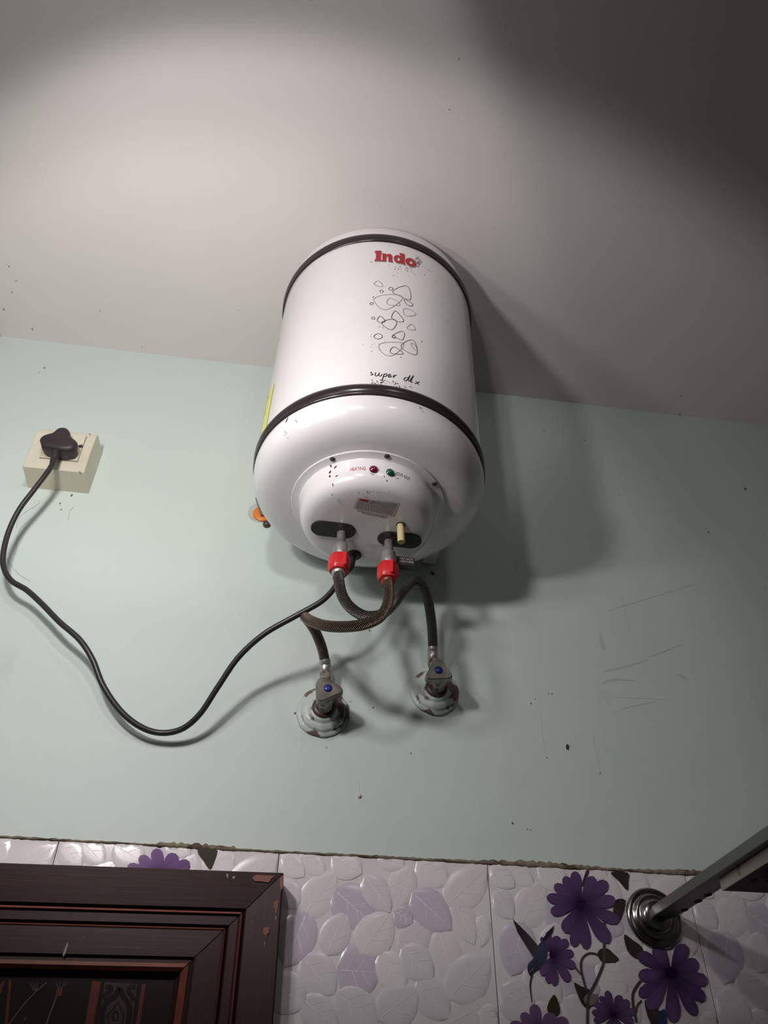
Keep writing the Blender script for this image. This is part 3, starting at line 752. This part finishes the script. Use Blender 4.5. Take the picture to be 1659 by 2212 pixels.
for row in range(9):
    w0 = .08 + row * .10; u = .34 if row < 2 else .05
    while u < .93:
        L = random.uniform(.02, .07); prt.append(lab_grid(u, min(.95, u + L), w0, w0 + .055, .0005, 2, 1)); u += L + random.uniform(.008, .02)
prt.append(lab_grid(.82, .95, .10, .28, .00055, 2, 1)); prt.append(lab_grid(.31, .39, .08, .26, .00058, 2, 1))
for k in range(9): prt.append(lab_grid(.12 + k * .085, .18 + k * .085, 1.08, 1.16, .0003, 1, 1))
for k in range(7): prt.append(lab_grid(.25 + k * .085, .31 + k * .085, 1.20, 1.27, .0003, 1, 1))
v, f, _ = join(prt); hpart('label_print', pyd(v, f), M['ink_grey'], rl, False)
for txt, px, py, sz in (('COLD WATER', 794, 1177, .0042), ('INLET', 800, 1183, .0042), ('HOT', 754, 1170, .0042)):
    P = on_face(px, py, FS); v, f, w = text_polys(txt, sz)
    hpart('pipe_lettering', pyd([(P.x + x, P.y - y, FS - .0004) for x, y in v], [tuple(reversed(q)) for q in f]), M['ink_grey'], cover, False)
# safety valve on the right hand pipe, beyond the ferrule
u, y = NP[1]
sv = hpart('safety_valve', box_me(u + .012, u + .044, y + .008, y + .022, -.140, -.123, .0015), M['valve_dark'], heater, False)
hpart('valve_neck', box_me(u + .004, u + .014, y + .006, y + .018, -.136, -.128, .0008), M['steel'], sv, False)
for txt, dz in (('DO NOT', -.1295), ('DISTURB', -.1350)):
    v, f, w = text_polys(txt, 1.0); sc = .022 / w
    hpart('valve_lettering', pyd([(u + .019 + x * sc, y + .0077, dz + yy * .0052) for x, yy in v], f), M['label'], sv, False)
# brand lettering, heavy slab letters drawn as outlines in a 0..1 band
def slab():
    P = []
    def q(pts): P.append(pts)
    # capital I
    q([(0.0, .86), (.06, 1.0), (.44, 1.0), (.42, .86), (.40, .84), (.40, .16), (.44, .13), (.44, 0), (.03, 0), (.03, .13), (.10, .16), (.10, .82), (0.0, .80)])
    # n
    q([(.46, .74), (.74, .74), (.74, 0), (.46, 0), (.46, .10), (.51, .12), (.51, .62), (.46, .62)])
    q([(.74, .58), (.80, .68), (.92, .74), (1.05, .72), (1.12, .60), (1.12, .12), (1.17, .10), (1.17, 0), (.88, 0), (.88, .50), (.84, .54), (.74, .44)])
    # d : ring and stem
    ring = []
    for k in range(21):
        a = 2 * pi * k / 20; ring.append(((1.50 + .28 * cos(a), .37 + .38 * sin(a)), (1.52 + .10 * cos(a), .37 + .17 * sin(a))))
    for (o0, i0), (o1, i1) in zip(ring, ring[1:]): q([o0, o1, i1, i0])
    q([(1.64, 1.0), (1.92, 1.0), (1.92, .12), (1.98, .10), (1.98, 0), (1.66, 0), (1.64, .10), (1.64, .86), (1.58, .86), (1.58, 1.0)])
    # o
    ring = []
    for k in range(25):
        a = 2 * pi * k / 24; ring.append(((2.34 + .37 * cos(a), .36 + .39 * sin(a)), (2.34 + .11 * cos(a), .36 + .17 * sin(a))))
    for (o0, i0), (o1, i1) in zip(ring, ring[1:]): q([o0, o1, i1, i0])
    return P
aL, sL = on_tank(808, 564, RT); aR, sR = on_tank(899, 579, RT); _, sTp = on_tank(811, 542, RT)
def tank_pt(a, s, lift=.0005): return ((RT + lift) * sin(a), -(RT + lift) * cos(a), s)
def logo(polys, m, name, lift, da=0, ds=0):
    v, f = [], []
    for poly in polys:
        b = len(v)
        for x, y in poly: v.append(tank_pt(aL + (aR - aL) * x / 2.71 + da, sL + (sR - sL) * x / 2.71 + (sTp - sL) * y + ds, lift))
        f.append(tuple(range(b, b + len(poly))))
    return hpart(name, pyd(v, f), m, heater, False)
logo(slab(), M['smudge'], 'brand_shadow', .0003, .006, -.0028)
logo(slab(), M['ink_red'], 'brand_lettering', .0006)
# strokes on the tank given in close-up pixels (740 + x / 6.705, 520 + y / 6.705)
def zt(x, y): return (740 + x / 6.705, 520 + y / 6.705)
def strokes(name, items, m, w, conv=zt, lift=.0005, parent=heater, closed=True, R=RT):
    if name == 'printed_pebble':
        for it_ in items: strokes1(name, [it_], m, w, conv, lift, parent, closed, R)
    else: return strokes1(name, items, m, w, conv, lift, parent, closed, R)
def strokes1(name, items, m, w, conv=zt, lift=.0005, parent=heater, closed=True, R=RT):
    prt = []
    for pts in items:
        s2 = smooth2(pts, 5, closed); P2 = []
        for x, y in s2: a, s = on_tank(*conv(x, y), R); P2.append((a * R, s))
        a, b = ribbon2(P2, w, closed)
        prt.append(([((R + lift) * sin(p.x / R), -(R + lift) * cos(p.x / R), p.y) for p in a], b, 0))
    v, f, _ = join(prt); return hpart(name, pyd(v, f), m, parent, False)
strokes('printed_pebble', [[(455, 845), (560, 795), (740, 780), (850, 800), (860, 850), (760, 940), (640, 1000), (540, 975), (475, 905)],
    [(895, 985), (1000, 1010), (1060, 1070), (980, 1095), (910, 1085), (880, 1040)], [(930, 1270), (985, 1215), (1030, 1235), (1052, 1290), (1000, 1295)],
    [(530, 1510), (640, 1475), (830, 1475), (885, 1500), (850, 1570), (720, 1665), (620, 1655), (545, 1590)], [(455, 630), (500, 590), (550, 600), (582, 660), (530, 665)],
    [(985, 1490), (1040, 1510), (1080, 1590), (1030, 1570)], [(690, 835), (640, 885), (660, 925), (740, 940), (830, 935), (790, 880)]], M['ink_grey'], .0011)
strokes('printed_pebble', [[(890, 850), (960, 880), (1018, 930), (975, 950), (920, 915)], [(760, 1020), (830, 1080), (885, 1160), (830, 1180), (730, 1140), (710, 1100)],
    [(545, 1095), (600, 1140), (615, 1170), (560, 1192), (500, 1155)], [(565, 1195), (630, 1155), (740, 1140), (785, 1190), (750, 1260), (710, 1290), (640, 1270)],
    [(455, 1385), (500, 1350), (555, 1360), (575, 1395), (530, 1425), (470, 1415)], [(740, 1540), (690, 1590), (700, 1630), (780, 1645), (875, 1640), (820, 1580)],
    [(670, 695), (700, 675), (730, 690), (715, 715), (680, 715)], [(395, 915), (420, 895), (445, 910), (425, 932)], [(720, 1390), (745, 1370), (765, 1395), (745, 1415)]], M['ink_black'], .0010)
strokes('printed_pebble', [[(725, 745), (790, 690), (900, 655), (955, 680), (985, 770), (980, 855), (930, 850), (800, 790)], [(845, 1520), (920, 1460), (1000, 1440), (1050, 1480), (1080, 1590), (1060, 1655), (960, 1625), (870, 1570)],
    [(715, 1395), (760, 1350), (860, 1315), (895, 1350), (880, 1420), (850, 1440), (780, 1410)], [(540, 735), (565, 715), (590, 735), (565, 755)], [(420, 1122), (445, 1105), (468, 1125), (445, 1143)]], M['ink_dkred'], .0010)
# script lettering
SCR = [[(425, 1905), (405, 1915), (425, 1930), (440, 1935), (415, 1950), (405, 1945)],
    [(480, 1910), (470, 1950), (490, 1962), (520, 1940), (530, 1912), (525, 1950), (545, 1965), (575, 1935)],
    [(600, 1930), (585, 1985), (565, 2030)], [(595, 1945), (630, 1925), (640, 1950), (610, 1972), (590, 1965)],
    [(655, 1965), (690, 1955), (685, 1935), (660, 1950), (668, 1980), (715, 1965)], [(740, 1945), (735, 1985), (755, 1955), (785, 1950)],
    [(940, 1985), (905, 1985), (885, 2015), (910, 2035), (945, 2000), (975, 1950), (950, 2020), (965, 2040)],
    [(965, 2040), (1010, 1975), (1025, 1955), (1000, 2005), (985, 2050), (1012, 2048)], [(1050, 2035), (1075, 2050), (1090, 2080), (1105, 2085)], [(1110, 2045), (1070, 2065), (1040, 2070)]]
strokes('script_lettering', SCR, M['ink_black'], .0013, closed=False)
# yellow sticker on the left flank
def tgrid(a0, a1, s0, s1, lift, n=10, k=4):
    v = [tank_pt(a0 + (a1 - a0) * i / n, s0 + (s1 - s0) * j / k, lift) for i in range(n + 1) for j in range(k + 1)]
    f = [(i * (k + 1) + j, (i + 1) * (k + 1) + j, (i + 1) * (k + 1) + j + 1, i * (k + 1) + j + 1) for i in range(n) for j in range(k)]
    return v, f, 0
D = radians
v, f, _ = join([tgrid(D(-128), D(-69), .024, .150, .0006)]); stk = hpart('warning_sticker', pyd(v, f), M['sticker'], heater, False)
stk['label'] = 'yellow sticker'
v, f, _ = join([tgrid(D(-126), D(-79), .108, .112, .0010), tgrid(D(-120), D(-81), .080, .084, .0010), tgrid(D(-118), D(-80.5), .06, .062, .0010), tgrid(D(-126), D(-78), .144, .149, .0010)])
hpart('sticker_print', pyd(v, f), M['ink_black'], stk, False)
# dirt specks on the tank and the cover
def tank_speck(items, R, rfun=None):
    v, f = [], []
    for px, py, r, el, ang in items:
        a, s = on_tank(px, py, R); b = len(v)
        for k in range(7):
            t = 2 * pi * k / 7; q = random.uniform(.7, 1.2); x, y = r * cos(t) * q, r * el * sin(t) * q
            x, y = x * cos(ang) - y * sin(ang), x * sin(ang) + y * cos(ang)
            Q = (rfun(s + y) if rfun else R) + .0003
            v.append((Q * sin(a + x / R), -Q * cos(a + x / R), s + y))
        f.append(tuple(range(b, b + 7)))
    return pyd(v, f)
it = [(841, 532, .0008, 1.5, 0), (802, 566, .0014, 1, .4), (929, 587, .0012, 1, 0), (925, 583, .001, 1, 0), (917, 594, .001, 2, -.4), (850, 595, .001, 1.8, 0), (856, 597, .0007, 1, 0), (955, 654, .001, 1, 0),
    (943, 609, .001, 1, 0), (968, 696, .0009, 1, 0), (967, 732, .0009, 1, 0), (911, 738, .001, 2.4, -.3), (784, 745, .0007, 1, 0), (968, 800, .0009, 1, 0), (969, 818, .0009, 1.6, 0), (866, 772, .0007, 2.2, 0), (806, 642, .0013, 1.6, -.5)]
for k in range(46):                                     # soot in a streak under the lettering
    x = random.gauss(872, 18); it.append((x, 572 + (x - 840) * .10 + abs(random.gauss(3, 7)), random.uniform(.0004, .0008), random.uniform(1, 2), random.uniform(-.6, .6)))
for k in range(50):
    x = random.uniform(800, 890); it.append((x, 818 + (x - 800) * .12 + random.uniform(0, 12), random.uniform(.0005, .0010), random.uniform(1, 2.2), random.uniform(-.6, .6)))
for k in range(26):
    x = random.uniform(798, 835); it.append((x, random.uniform(700, 760), random.uniform(.0003, .0007), 1.4, 0))
hpart('dirt_speck', tank_speck(it, RT), M['dirt'], heater, False)['kind'] = 'stuff'
it = []
for k in range(60):
    it.append((random.gauss(903, 3.5), random.gauss(566, 5), random.uniform(.0005, .0011), random.uniform(1.2, 3), random.uniform(-1, 1)))
hpart('soot_stain', tank_speck(it, RT), M['smudge'], heater, False)['kind'] = 'stuff'
it = [(716, 1008, .0016, 2.4, .2), (713, 1020, .0022, 1.4, -.6), (712, 1028, .0018, 1.2, .3), (715, 1042, .0018, 1.1, .6), (708, 1058, .0018, .8, 0), (806, 1023, .0012, .8, 0), (802, 1021, .001, 1, 0),
    (831, 1027, .001, 1, 0), (838, 1034, .001, 1.4, 0), (852, 1025, .0014, 1, 0), (857, 1032, .001, 1, 0), (861, 1032, .001, 1, 0), (822, 1022, .0007, 1, 0), (725, 1010, .003, .5, .5), (726, 1027, .003, .4, .3)]
for k in range(26): it.append((random.gauss(800, 22), random.uniform(1048, 1066), random.uniform(.0005, .0011), 1.2, 0))
hpart('dirt_speck', tank_speck(it, .1095, cover_r), M['dirt'], cover, False)['kind'] = 'stuff'
def dish_speck():
    v, f = [], []
    for px, py, R, r, el, ang in ((621, 908, .1895, .0014, 4, -.35), (640, 910, .1895, .001, 1.6, -.5), (617, 934, .187, .001, 1.4, 0), (616, 941, .187, .001, 1, 0), (898, 870, .1905, .001, 1.6, 0), (907, 882, .1905, .0013, 1, 0), (912, 890, .1905, .001, 1, 0)):
        a, s = on_tank(px, py, R); b = len(v)
        for k in range(7):
            t = 2 * pi * k / 7; x, y = r * cos(t), r * el * sin(t); x, y = x * cos(ang) - y * sin(ang), x * sin(ang) + y * cos(ang)
            v.append(((R + .0014) * sin(a + x / R), -(R + .0014) * cos(a + x / R), s + y))
        f.append(tuple(range(b, b + 7)))
    return pyd(v, f)
hpart('dirt_speck', dish_speck(), M['dirt'], heater, False)['kind'] = 'stuff'
# brackets that hold the tank off the wall (hardly seen)
for s in (.10, .38):
    for u in (-.07, .07):
        me = box_me(u - .012, u + .012, .165, .205 - .0163 * s - .002, s - .02, s + .02, .001)
        hpart('wall_bracket', me, M['steel'], heater, False)
hpart('wall_bracket', box_me(.128, .152, .140, .203, .008, .04, .002), M['plastic'], heater, False)

# ================================================================== HOSES
NUTZ = -.152
def hose(label, side, i, path, mk):
    r = tag(empty('braided_hose', HM @ Vector((*NP[i], NUTZ))), label, 'hose', 'braided water hoses under the heater')
    loc = r.location
    pts = [Vector(at(x, y, Y)) for x, y, Y in path]
    top = HM @ Vector((*NP[i], -.181))
    pts = [top] + pts
    o = link('hose', tube_me([p - loc for p in crom(pts, 12)], .0083, 20), M[mk], r, True)
    # crimped sleeve at the valve end
    d = (pts[-1] - pts[-2]).normalized()
    link('crimp_sleeve', tube_me([pts[-1] - loc - d * .020, pts[-1] - loc - d * .0195, pts[-1] - loc - d * .012, pts[-1] - loc - d * .0112, pts[-1] - loc - d * .0104, pts[-1] - loc + d * .010],
        lambda t: .0092 if t < .5 or t > .7 else .0086, 20), M['steel'], r, True)
    # red plastic nut: a hexagonal skirted cap with a raised wing
    A = HM.to_3x3()
    def tf(me): me.transform(Matrix.Translation(-loc) @ HM @ Matrix.Translation((*NP[i], .015))); return me
    n = 40
    def wob(a, rr): return .035 * cos(6 * a + i) if rr > .012 else 0
    nut = link('hose_nut', tf(lathe_me([(.0095, -.1655), (.0150, -.1662), (.0164, -.1680), (.0168, -.176), (.0166, -.186), (.0158, -.1915), (.0140, -.1945), (.0100, -.1950)], 48, wob=wob)), M['red_cap'], r, True)
    sharp(nut.data, 45)
    a0 = (radians(25), radians(10))[i]
    wing = []
    for a, rr, z0, z1 in ((a0 - .25, .0155, -.168, -.190), (a0 - .05, .0195, -.166, -.193), (a0 + .12, .0200, -.1655, -.192), (a0 + .22, .0155, -.168, -.188)):
        wing.append(((rr * sin(a), -rr * cos(a), z0), (rr * sin(a), -rr * cos(a), z1)))
    me = prism_me([w[0] for w in wing], [w[1] for w in wing]); link('nut_wing', tf(bevel_me(me, .0008, 1)), M['red_cap'], nut)
    link('nut_sleeve', tf(lathe_me([(.0110, -.190), (.0106, -.198), (.0096, -.1995), (.0090, -.206), (.007, -.206)], 28)), M['red_dark'] if i else M['steel'], r, True)
    return r
hose('dark braided hose from left heater pipe, arching over to the right wall valve', 'left', 0,
    [(732, 1255, -.205), (740, 1288, -.205), (759, 1314, -.200), (790, 1331, -.190), (824, 1327, -.172), (850, 1305, -.150), (874, 1272, -.125), (894, 1254, -.108), (912, 1264, -.092),
     (925, 1300, -.075), (932, 1345, -.058), (935, 1390, -.042), (935, 1424, -.034)], 'hose_dark')
hose('rusty brown braided hose from right heater pipe, looping left to the left wall valve', 'right', 1,
    [(840, 1274, -.200), (837, 1306, -.207), (820, 1333, -.212), (785, 1349, -.212), (740, 1354, -.203), (700, 1351, -.187), (671, 1341, -.163), (660, 1334, -.135),
     (664, 1338, -.108), (680, 1362, -.080), (694, 1395, -.056), (702, 1430, -.040), (703, 1452, -.034)], 'hose_brown')

# ================================================================== WALL VALVES
def valve(label, base, tri, cap, hose_px, er):
    B = at(*base, 0); r = tag(empty('stop_valve', B), label, 'valve', 'stop valves on the wall below the heater')
    B0 = Vector(B)
    ph = random.uniform(0, 6)
    def wob(a, rr): return .012 * sin(3 * a + ph) + .010 * sin(7 * a + 2 * ph) + .008 * sin(13 * a + ph) if rr > .03 else 0
    e = link('escutcheon', lathe_me([(er, .0005), (er * 1.0, .0035), (er * .965, .0052), (er * .86, .0056), (er * .84, .0062), (er * .815, .0100), (er * .78, .0118), (er * .60, .0122), (er * .56, .0130), (er * .53, .0165), (er * .48, .0185), (er * .30, .0190)], 48, 'y', wob=wob), M['escutcheon'], r, True)
    link('collar', lathe_me([(.0185, .014), (.0185, .0200), (.0170, .0230), (.0120, .0235)], 24, 'y'), M['rust'], r, True)
    link('valve_body', lathe_me([(.0125, .018), (.0130, .045), (.0118, .056), (.010, .062)], 24, 'y'), M['valve_body'], r, True)
    YH = -.078
    fr = [at(x, y, YH) - B0 for x, y in tri]; cx = sum(fr, Vector()) / len(fr)
    s = smooth2([(p.x, p.z) for p in fr], 2, True)
    front = [Vector((x, YH, z)) for x, z in s]; c2 = Vector((0, 0, 0))
    mid = [Vector((cx.x + (p.x - cx.x) * 1.04, YH + .009, cx.z + (p.z - cx.z) * 1.04)) for p in front]
    back = [Vector(((p.x - cx.x) * .42 + cx.x * .4, YH + .028, (p.z - cx.z) * .42 + cx.z * .4)) for p in front]
    n = len(front); v = [Vector((cx.x + (p.x - cx.x) * .92, YH - .0015, cx.z + (p.z - cx.z) * .92)) for p in front] + front + mid + back
    f = [tuple(range(n))] + [(j * n + k, (j + 1) * n + k, (j + 1) * n + (k + 1) % n, j * n + (k + 1) % n) for j in range(3) for k in range(n)] + [tuple(reversed(range(3 * n, 4 * n)))]
    me = pyd(v, f); bm = bmesh.new(); bm.from_mesh(me); bmesh.ops.recalc_face_normals(bm, faces=bm.faces[:]); bm.to_mesh(me); bm.free()
    hd = link('handle', me, M['handle'], r, True); sharp(me, 30)
    cpt = at(*cap, YH - .0015) - B0
    link('handle_button', lathe_me([(.0066, 0), (.0066, .0012), (.0058, .0024), (.003, .0031), (.0004, .0033)], 20, 'y', origin=(cpt.x, YH - .0010, cpt.z)), M['blue'], hd, True)
    # outlet elbow rising to the hose
    h = at(*hose_px, -.034) - B0
    link('outlet', tube_me([Vector((0, -.034, .004)), Vector((h.x * .3, -.034, .018)), Vector((h.x * .85, -.034, h.z * .7)), h], .0088, 18), M['valve_body'], r, True)
    return r
def zv(x, y, ox, oy): return (ox + x / 11.85, oy + y / 11.85)
valve('grubby stop valve with chipped triangular handle, left of the two', (697, 1540),
    [zv(x, y, 640, 1430) for x, y in ((610, 400), (760, 395), (870, 450), (1090, 590), (1180, 690), (1170, 790), (960, 880), (640, 1015), (535, 960), (520, 720), (520, 510))], (708.5, 1486.5), (703, 1452), .0425)
valve('stop valve with smooth unchipped handle on mint painted base, right of the two', (938, 1497),
    [zv(x, y, 870, 1400) for x, y in ((870, 290), (960, 295), (1110, 470), (1255, 660), (1235, 775), (960, 795), (680, 805), (600, 740), (640, 590), (760, 380))], (947.5, 1447.5), (935, 1424), .0410)

# ================================================================== SOCKET BOX AND PLUG
SX0, SX1, SZ0, SZ1, SD = -.8245, -.7145, 2.5975, 2.7015, .060
sock = tag(empty('socket_box', (SX0, 0, SZ0)), 'cream plastic wall socket box with black plug in it', 'socket')
sw, sh = SX1 - SX0, SZ1 - SZ0
# box with a slightly bowed front
n = 10; fr, v, f = [], [], []
for i in range(n + 1):
    z = sh * i / n; d = SD - .0030 * (2 * i / n - 1) ** 2 - (.004 if i == n else 0)
    v += [(0, 0, z), (0.001, -d + .001, z), (.002, -d, z), (sw - .002, -d, z), (sw - .001, -d + .001, z), (sw, 0, z)]
for i in range(n):
    for j in range(5): a = i * 6 + j; f.append((a, a + 1, a + 7, a + 6))
f.append(tuple(range(6))); f.append(tuple(reversed(range(n * 6, n * 6 + 6)))); f += [(i * 6 + 5, i * 6, i * 6 + 6, i * 6 + 11) for i in range(n)]
me = pyd(v, f); bm = bmesh.new(); bm.from_mesh(me); bmesh.ops.recalc_face_normals(bm, faces=bm.faces[:]); bm.to_mesh(me); bm.free()
link('box', me, M['cream'], sock, True); sharp(me, 30)
def zs(x, y): return (x / 5.53, 880 + y / 5.53)
def sp_(x, y, Y=-SD): p = at(*zs(x, y), Y); return Vector((p.x - SX0, Y, p.z - SZ0))
a, b = sp_(480, 600), sp_(985, 320)
mod = link('socket_module', box_me(a.x, a.x + .066, -SD - .0022, -SD + .004, a.z, a.z + .064, .0010), M['cream'], sock)
link('module_gap', box_me(a.x - .0012, a.x + .0672, -SD - .0003, -SD + .002, a.z - .0012, a.z + .0652), M['smudge'], sock)
c = sp_(965, 475); link('screw_hole', lathe_me([(.0042, 0), (.0042, .0004), (.003, .0004)], 16, 'y', origin=(c.x, -SD - .0021, c.z)), M['dirt'], mod)
link('dirt_speck', pyd([sp_(*p, -SD - .0012) for p in ((940, 770), (955, 765), (968, 772), (950, 780))] + [sp_(*p, -SD - .0012) for p in ((1065, 310), (1078, 312), (1076, 325), (1066, 325))], [(0, 1, 2, 3), (4, 5, 6, 7)]), M['dirt'], sock)['kind'] = 'stuff'

plug_out = [(740, 235), (800, 248), (832, 300), (846, 375), (885, 430), (922, 470), (915, 530), (880, 590), (780, 608), (690, 600), (600, 572), (500, 540), (482, 470), (472, 410), (530, 362), (625, 325), (685, 258)]
YB, YFp = -SD - .0022, -.091
plug_out = [(x, 235 + (y - 235) * .74) for x, y in plug_out]
s2 = smooth2(plug_out, 3, True); P = [at(*zs(x, y), YFp) for x, y in s2]; cx = sum(P, Vector()) / len(P)
cordr = tag(empty('power_cord', at(125, 975, YB)), 'black power cord with a chunky three-pin plug, drooping from socket to heater', 'power cord')
o0 = Vector(cordr.location)
rings = []
for k, (sc, y) in enumerate(((.72, YFp - .0035), (.90, YFp - .0015), (1.0, YFp + .004), (1.0, YFp + .012), (.92, YFp + .022), (.88, YB))):
    sh_ = Vector((0, 0, 0))
    rings.append([Vector((cx.x + (p.x - cx.x) * sc, y, cx.z + (p.z - cx.z) * sc)) - o0 for p in P])
n = len(P); v = [p for r in rings for p in r]
f = [tuple(range(n))] + [(j * n + k, j * n + (k + 1) % n, (j + 1) * n + (k + 1) % n, (j + 1) * n + k) for j in range(len(rings) - 1) for k in range(n)] + [tuple(reversed(range((len(rings) - 1) * n, len(rings) * n)))]
me = pyd(v, f); bm = bmesh.new(); bm.from_mesh(me); bmesh.ops.recalc_face_normals(bm, faces=bm.faces[:]); bm.to_mesh(me); bm.free()
link('plug', me, M['plug'], cordr, True); sharp(me, 50)
pa, pb = at(125, 965, -.082), at(114, 1000, -.088)
link('strain_relief', tube_me([pa - o0, (pa + pb) / 2 - o0, pb - o0], lambda t: .0085 - .003 * t, 16), M['plug'], cordr, True)
CORD = [(118, 990, -.090), (112, 1005, -.090), (98, 1026, -.088), (72, 1060, -.082), (42, 1100, -.074), (20, 1145, -.066), (8, 1190, -.060), (8, 1225, -.056), (24, 1254, -.054), (58, 1275, -.054), (92, 1306, -.056), (128, 1343, -.058), (172, 1382, -.058),
    (200, 1425, -.054), (222, 1480, -.046), (258, 1533, -.036), (300, 1568, -.028), (345, 1583, -.024), (392, 1575, -.030), (432, 1542, -.044), (472, 1482, -.064), (515, 1420, -.086), (570, 1370, -.108), (636, 1332, -.128), (690, 1302, -.142), (716, 1278, -.147), (735, 1250, -.150)]
pts = [at(*c) for c in CORD]
gz = HM @ Vector((G0.x, G0.y, FS - .0035)); pts += [gz + Vector((-.004, 0, -.022)), gz]
link('cord', tube_me([p - o0 for p in crom(pts, 10)], .0046, 14), M['cord'], cordr, True)

# ================================================================== WALL HOOK (orange disc) behind the heater
hk = at(563, 1108, 0)
hook = tag(empty('wall_hook', hk), 'clear round stick-on hook with an orange disc and metal clip beside the heater', 'hook')
link('clear_disc', lathe_me([(.0240, .0002), (.0240, .0012), (.0225, .002), (.004, .0022)], 40, 'y'), M['clear'], hook, True)
link('orange_disc', lathe_me([(.0180, .0022), (.0180, .0040), (.0170, .0050), (.002, .0052)], 40, 'y', origin=(.004, 0, -.0045)), M['orange'], hook, True)
p0, p1, p2 = at(552, 1074, -.008) - hk, at(556, 1090, -.010) - hk, at(563, 1110, -.014) - hk
me = prism_me([p0, p0 + Vector((.0035, 0, -.001)), p2 + Vector((.006, 0, 0)), p2], [q + Vector((0, .006, 0)) for q in (p0, p0 + Vector((.0035, 0, -.001)), p2 + Vector((.006, 0, 0)), p2)])
link('metal_clip', me, M['handle'], hook)
k = at(576, 1132, -.004) - hk
link('hook_knob', lathe_me([(.0068, .0005), (.0072, .004), (.0060, .008), (.003, .0095), (.0006, .010)], 20, 'y', origin=(k.x, 0, k.z)), M['rust'], hook, True)

# ================================================================== TOWEL SHELF at the lower right
fc = at(1411, 1984, TY)
rack = tag(empty('towel_shelf', fc), 'steel bathroom shelf with round wall flange, grey bar and rusty perforated tray', 'shelf')
r0 = Vector(fc)
link('wall_flange', lathe_me([(.0400, .0002), (.0405, .003), (.0385, .0060), (.0355, .0070), (.0335, .0055), (.0315, .0060), (.0295, .0095), (.0265, .0110), (.0245, .0098), (.0225, .0120), (.0205, .0165), (.0180, .0180), (.008, .0182)], 64, 'y'), M['chrome'], rack, True)
BX0, BX1, BZ0, BZ1 = .2305 - r0.x, .2630 - r0.x, 1.9035 - r0.z, 1.9175 - r0.z
link('support_bar', box_me(BX0, BX1, -.62, -.012, BZ0, BZ1, .0012), M['bar'], rack)
for y in (-.055, -.098, -.127):
    me = lathe_me([(.0048, 0), (.0048, .0003), (.001, .0003)], 18); me.transform(Matrix.Translation((.2585 - r0.x, y, BZ0 - .0004)) @ Matrix.Scale(1.6, 4, (0, 1, 0)))
    link('bar_hole', me, M['dirt'], rack)
tx0, ty1, tz1, tz0 = .2405 - r0.x, -.196, 1.9030 - r0.z, 1.8895 - r0.z
tray = link('tray', box_me(tx0 + .0012, .74 - r0.x, -.60, ty1, tz0, tz0 + .0012), M['tray'], rack)
link('tray_lip', box_me(tx0, tx0 + .0012, -.60, ty1 + .001, tz0 - .0004, tz1 - .0004), M['old_white'], tray)
link('tray_lip', box_me(tx0 + .0012, .74 - r0.x, ty1, ty1 + .001, tz0, tz0 + .010), M['tray'], tray)
h0 = atz(1629, 1902, 1.8892)
for ix in range(8):
    for iy in range(5):
        me = lathe_me([(.0050, 0), (.0050, -.0003), (.001, -.0003)], 18, origin=(h0.x - r0.x + ix * .020 + (iy % 2) * .010, h0.y - r0.y - iy * .018, tz0 - .0003))
        link('tray_hole', me, M['dirt'], tray)
b2 = link('support_bar', box_me(.70 - r0.x, .732 - r0.x, -.62, .004, BZ0, BZ1, .0012), M['bar'], rack)

# ================================================================== SMALL THINGS ON THE WALL
p = at(776, 1720, 0)
scr = tag(empty('wall_screw', p), 'small pale screw head stuck in the mint wall above the tiles', 'screw')
link('screw_head', lathe_me([(.0030, .0003), (.0030, .0022), (.002, .0034), (.0004, .0038)], 14, 'y'), M['label'], scr, True)
link('screw_plug', lathe_me([(.0040, .0001), (.0038, .0008), (.002, .0009)], 14, 'y'), M['cream'], scr)
for (px, py, ang, lab) in ((1225, 1614, .12, 'dark stub sticking out of the bare wall right of the valves'), (934, 1239, -.9, 'short dark stub on the wall just under the heater, above the looped hose')):
    p = at(px, py, 0); st_ = Matrix.Rotation(ang, 4, 'Y')
    me = bevel_me(prism_me([(-.0022, -.0035, .005), (.0016, -.0045, .0055), (.0024, -.0035, -.003), (.0004, -.003, -.0060), (-.0022, -.0035, -.0045)], [(-.0026, 0, .005), (.002, 0, .0055), (.0028, 0, -.003), (.0006, 0, -.0062), (-.0024, 0, -.0045)]), .0005, 1)
    me.transform(st_ @ Matrix.Scale(.75, 4))
    o = link('wall_stub', me, M['dirt']); o.location = p; tag(o, lab, 'stub', 'dark stubs on the mint wall')
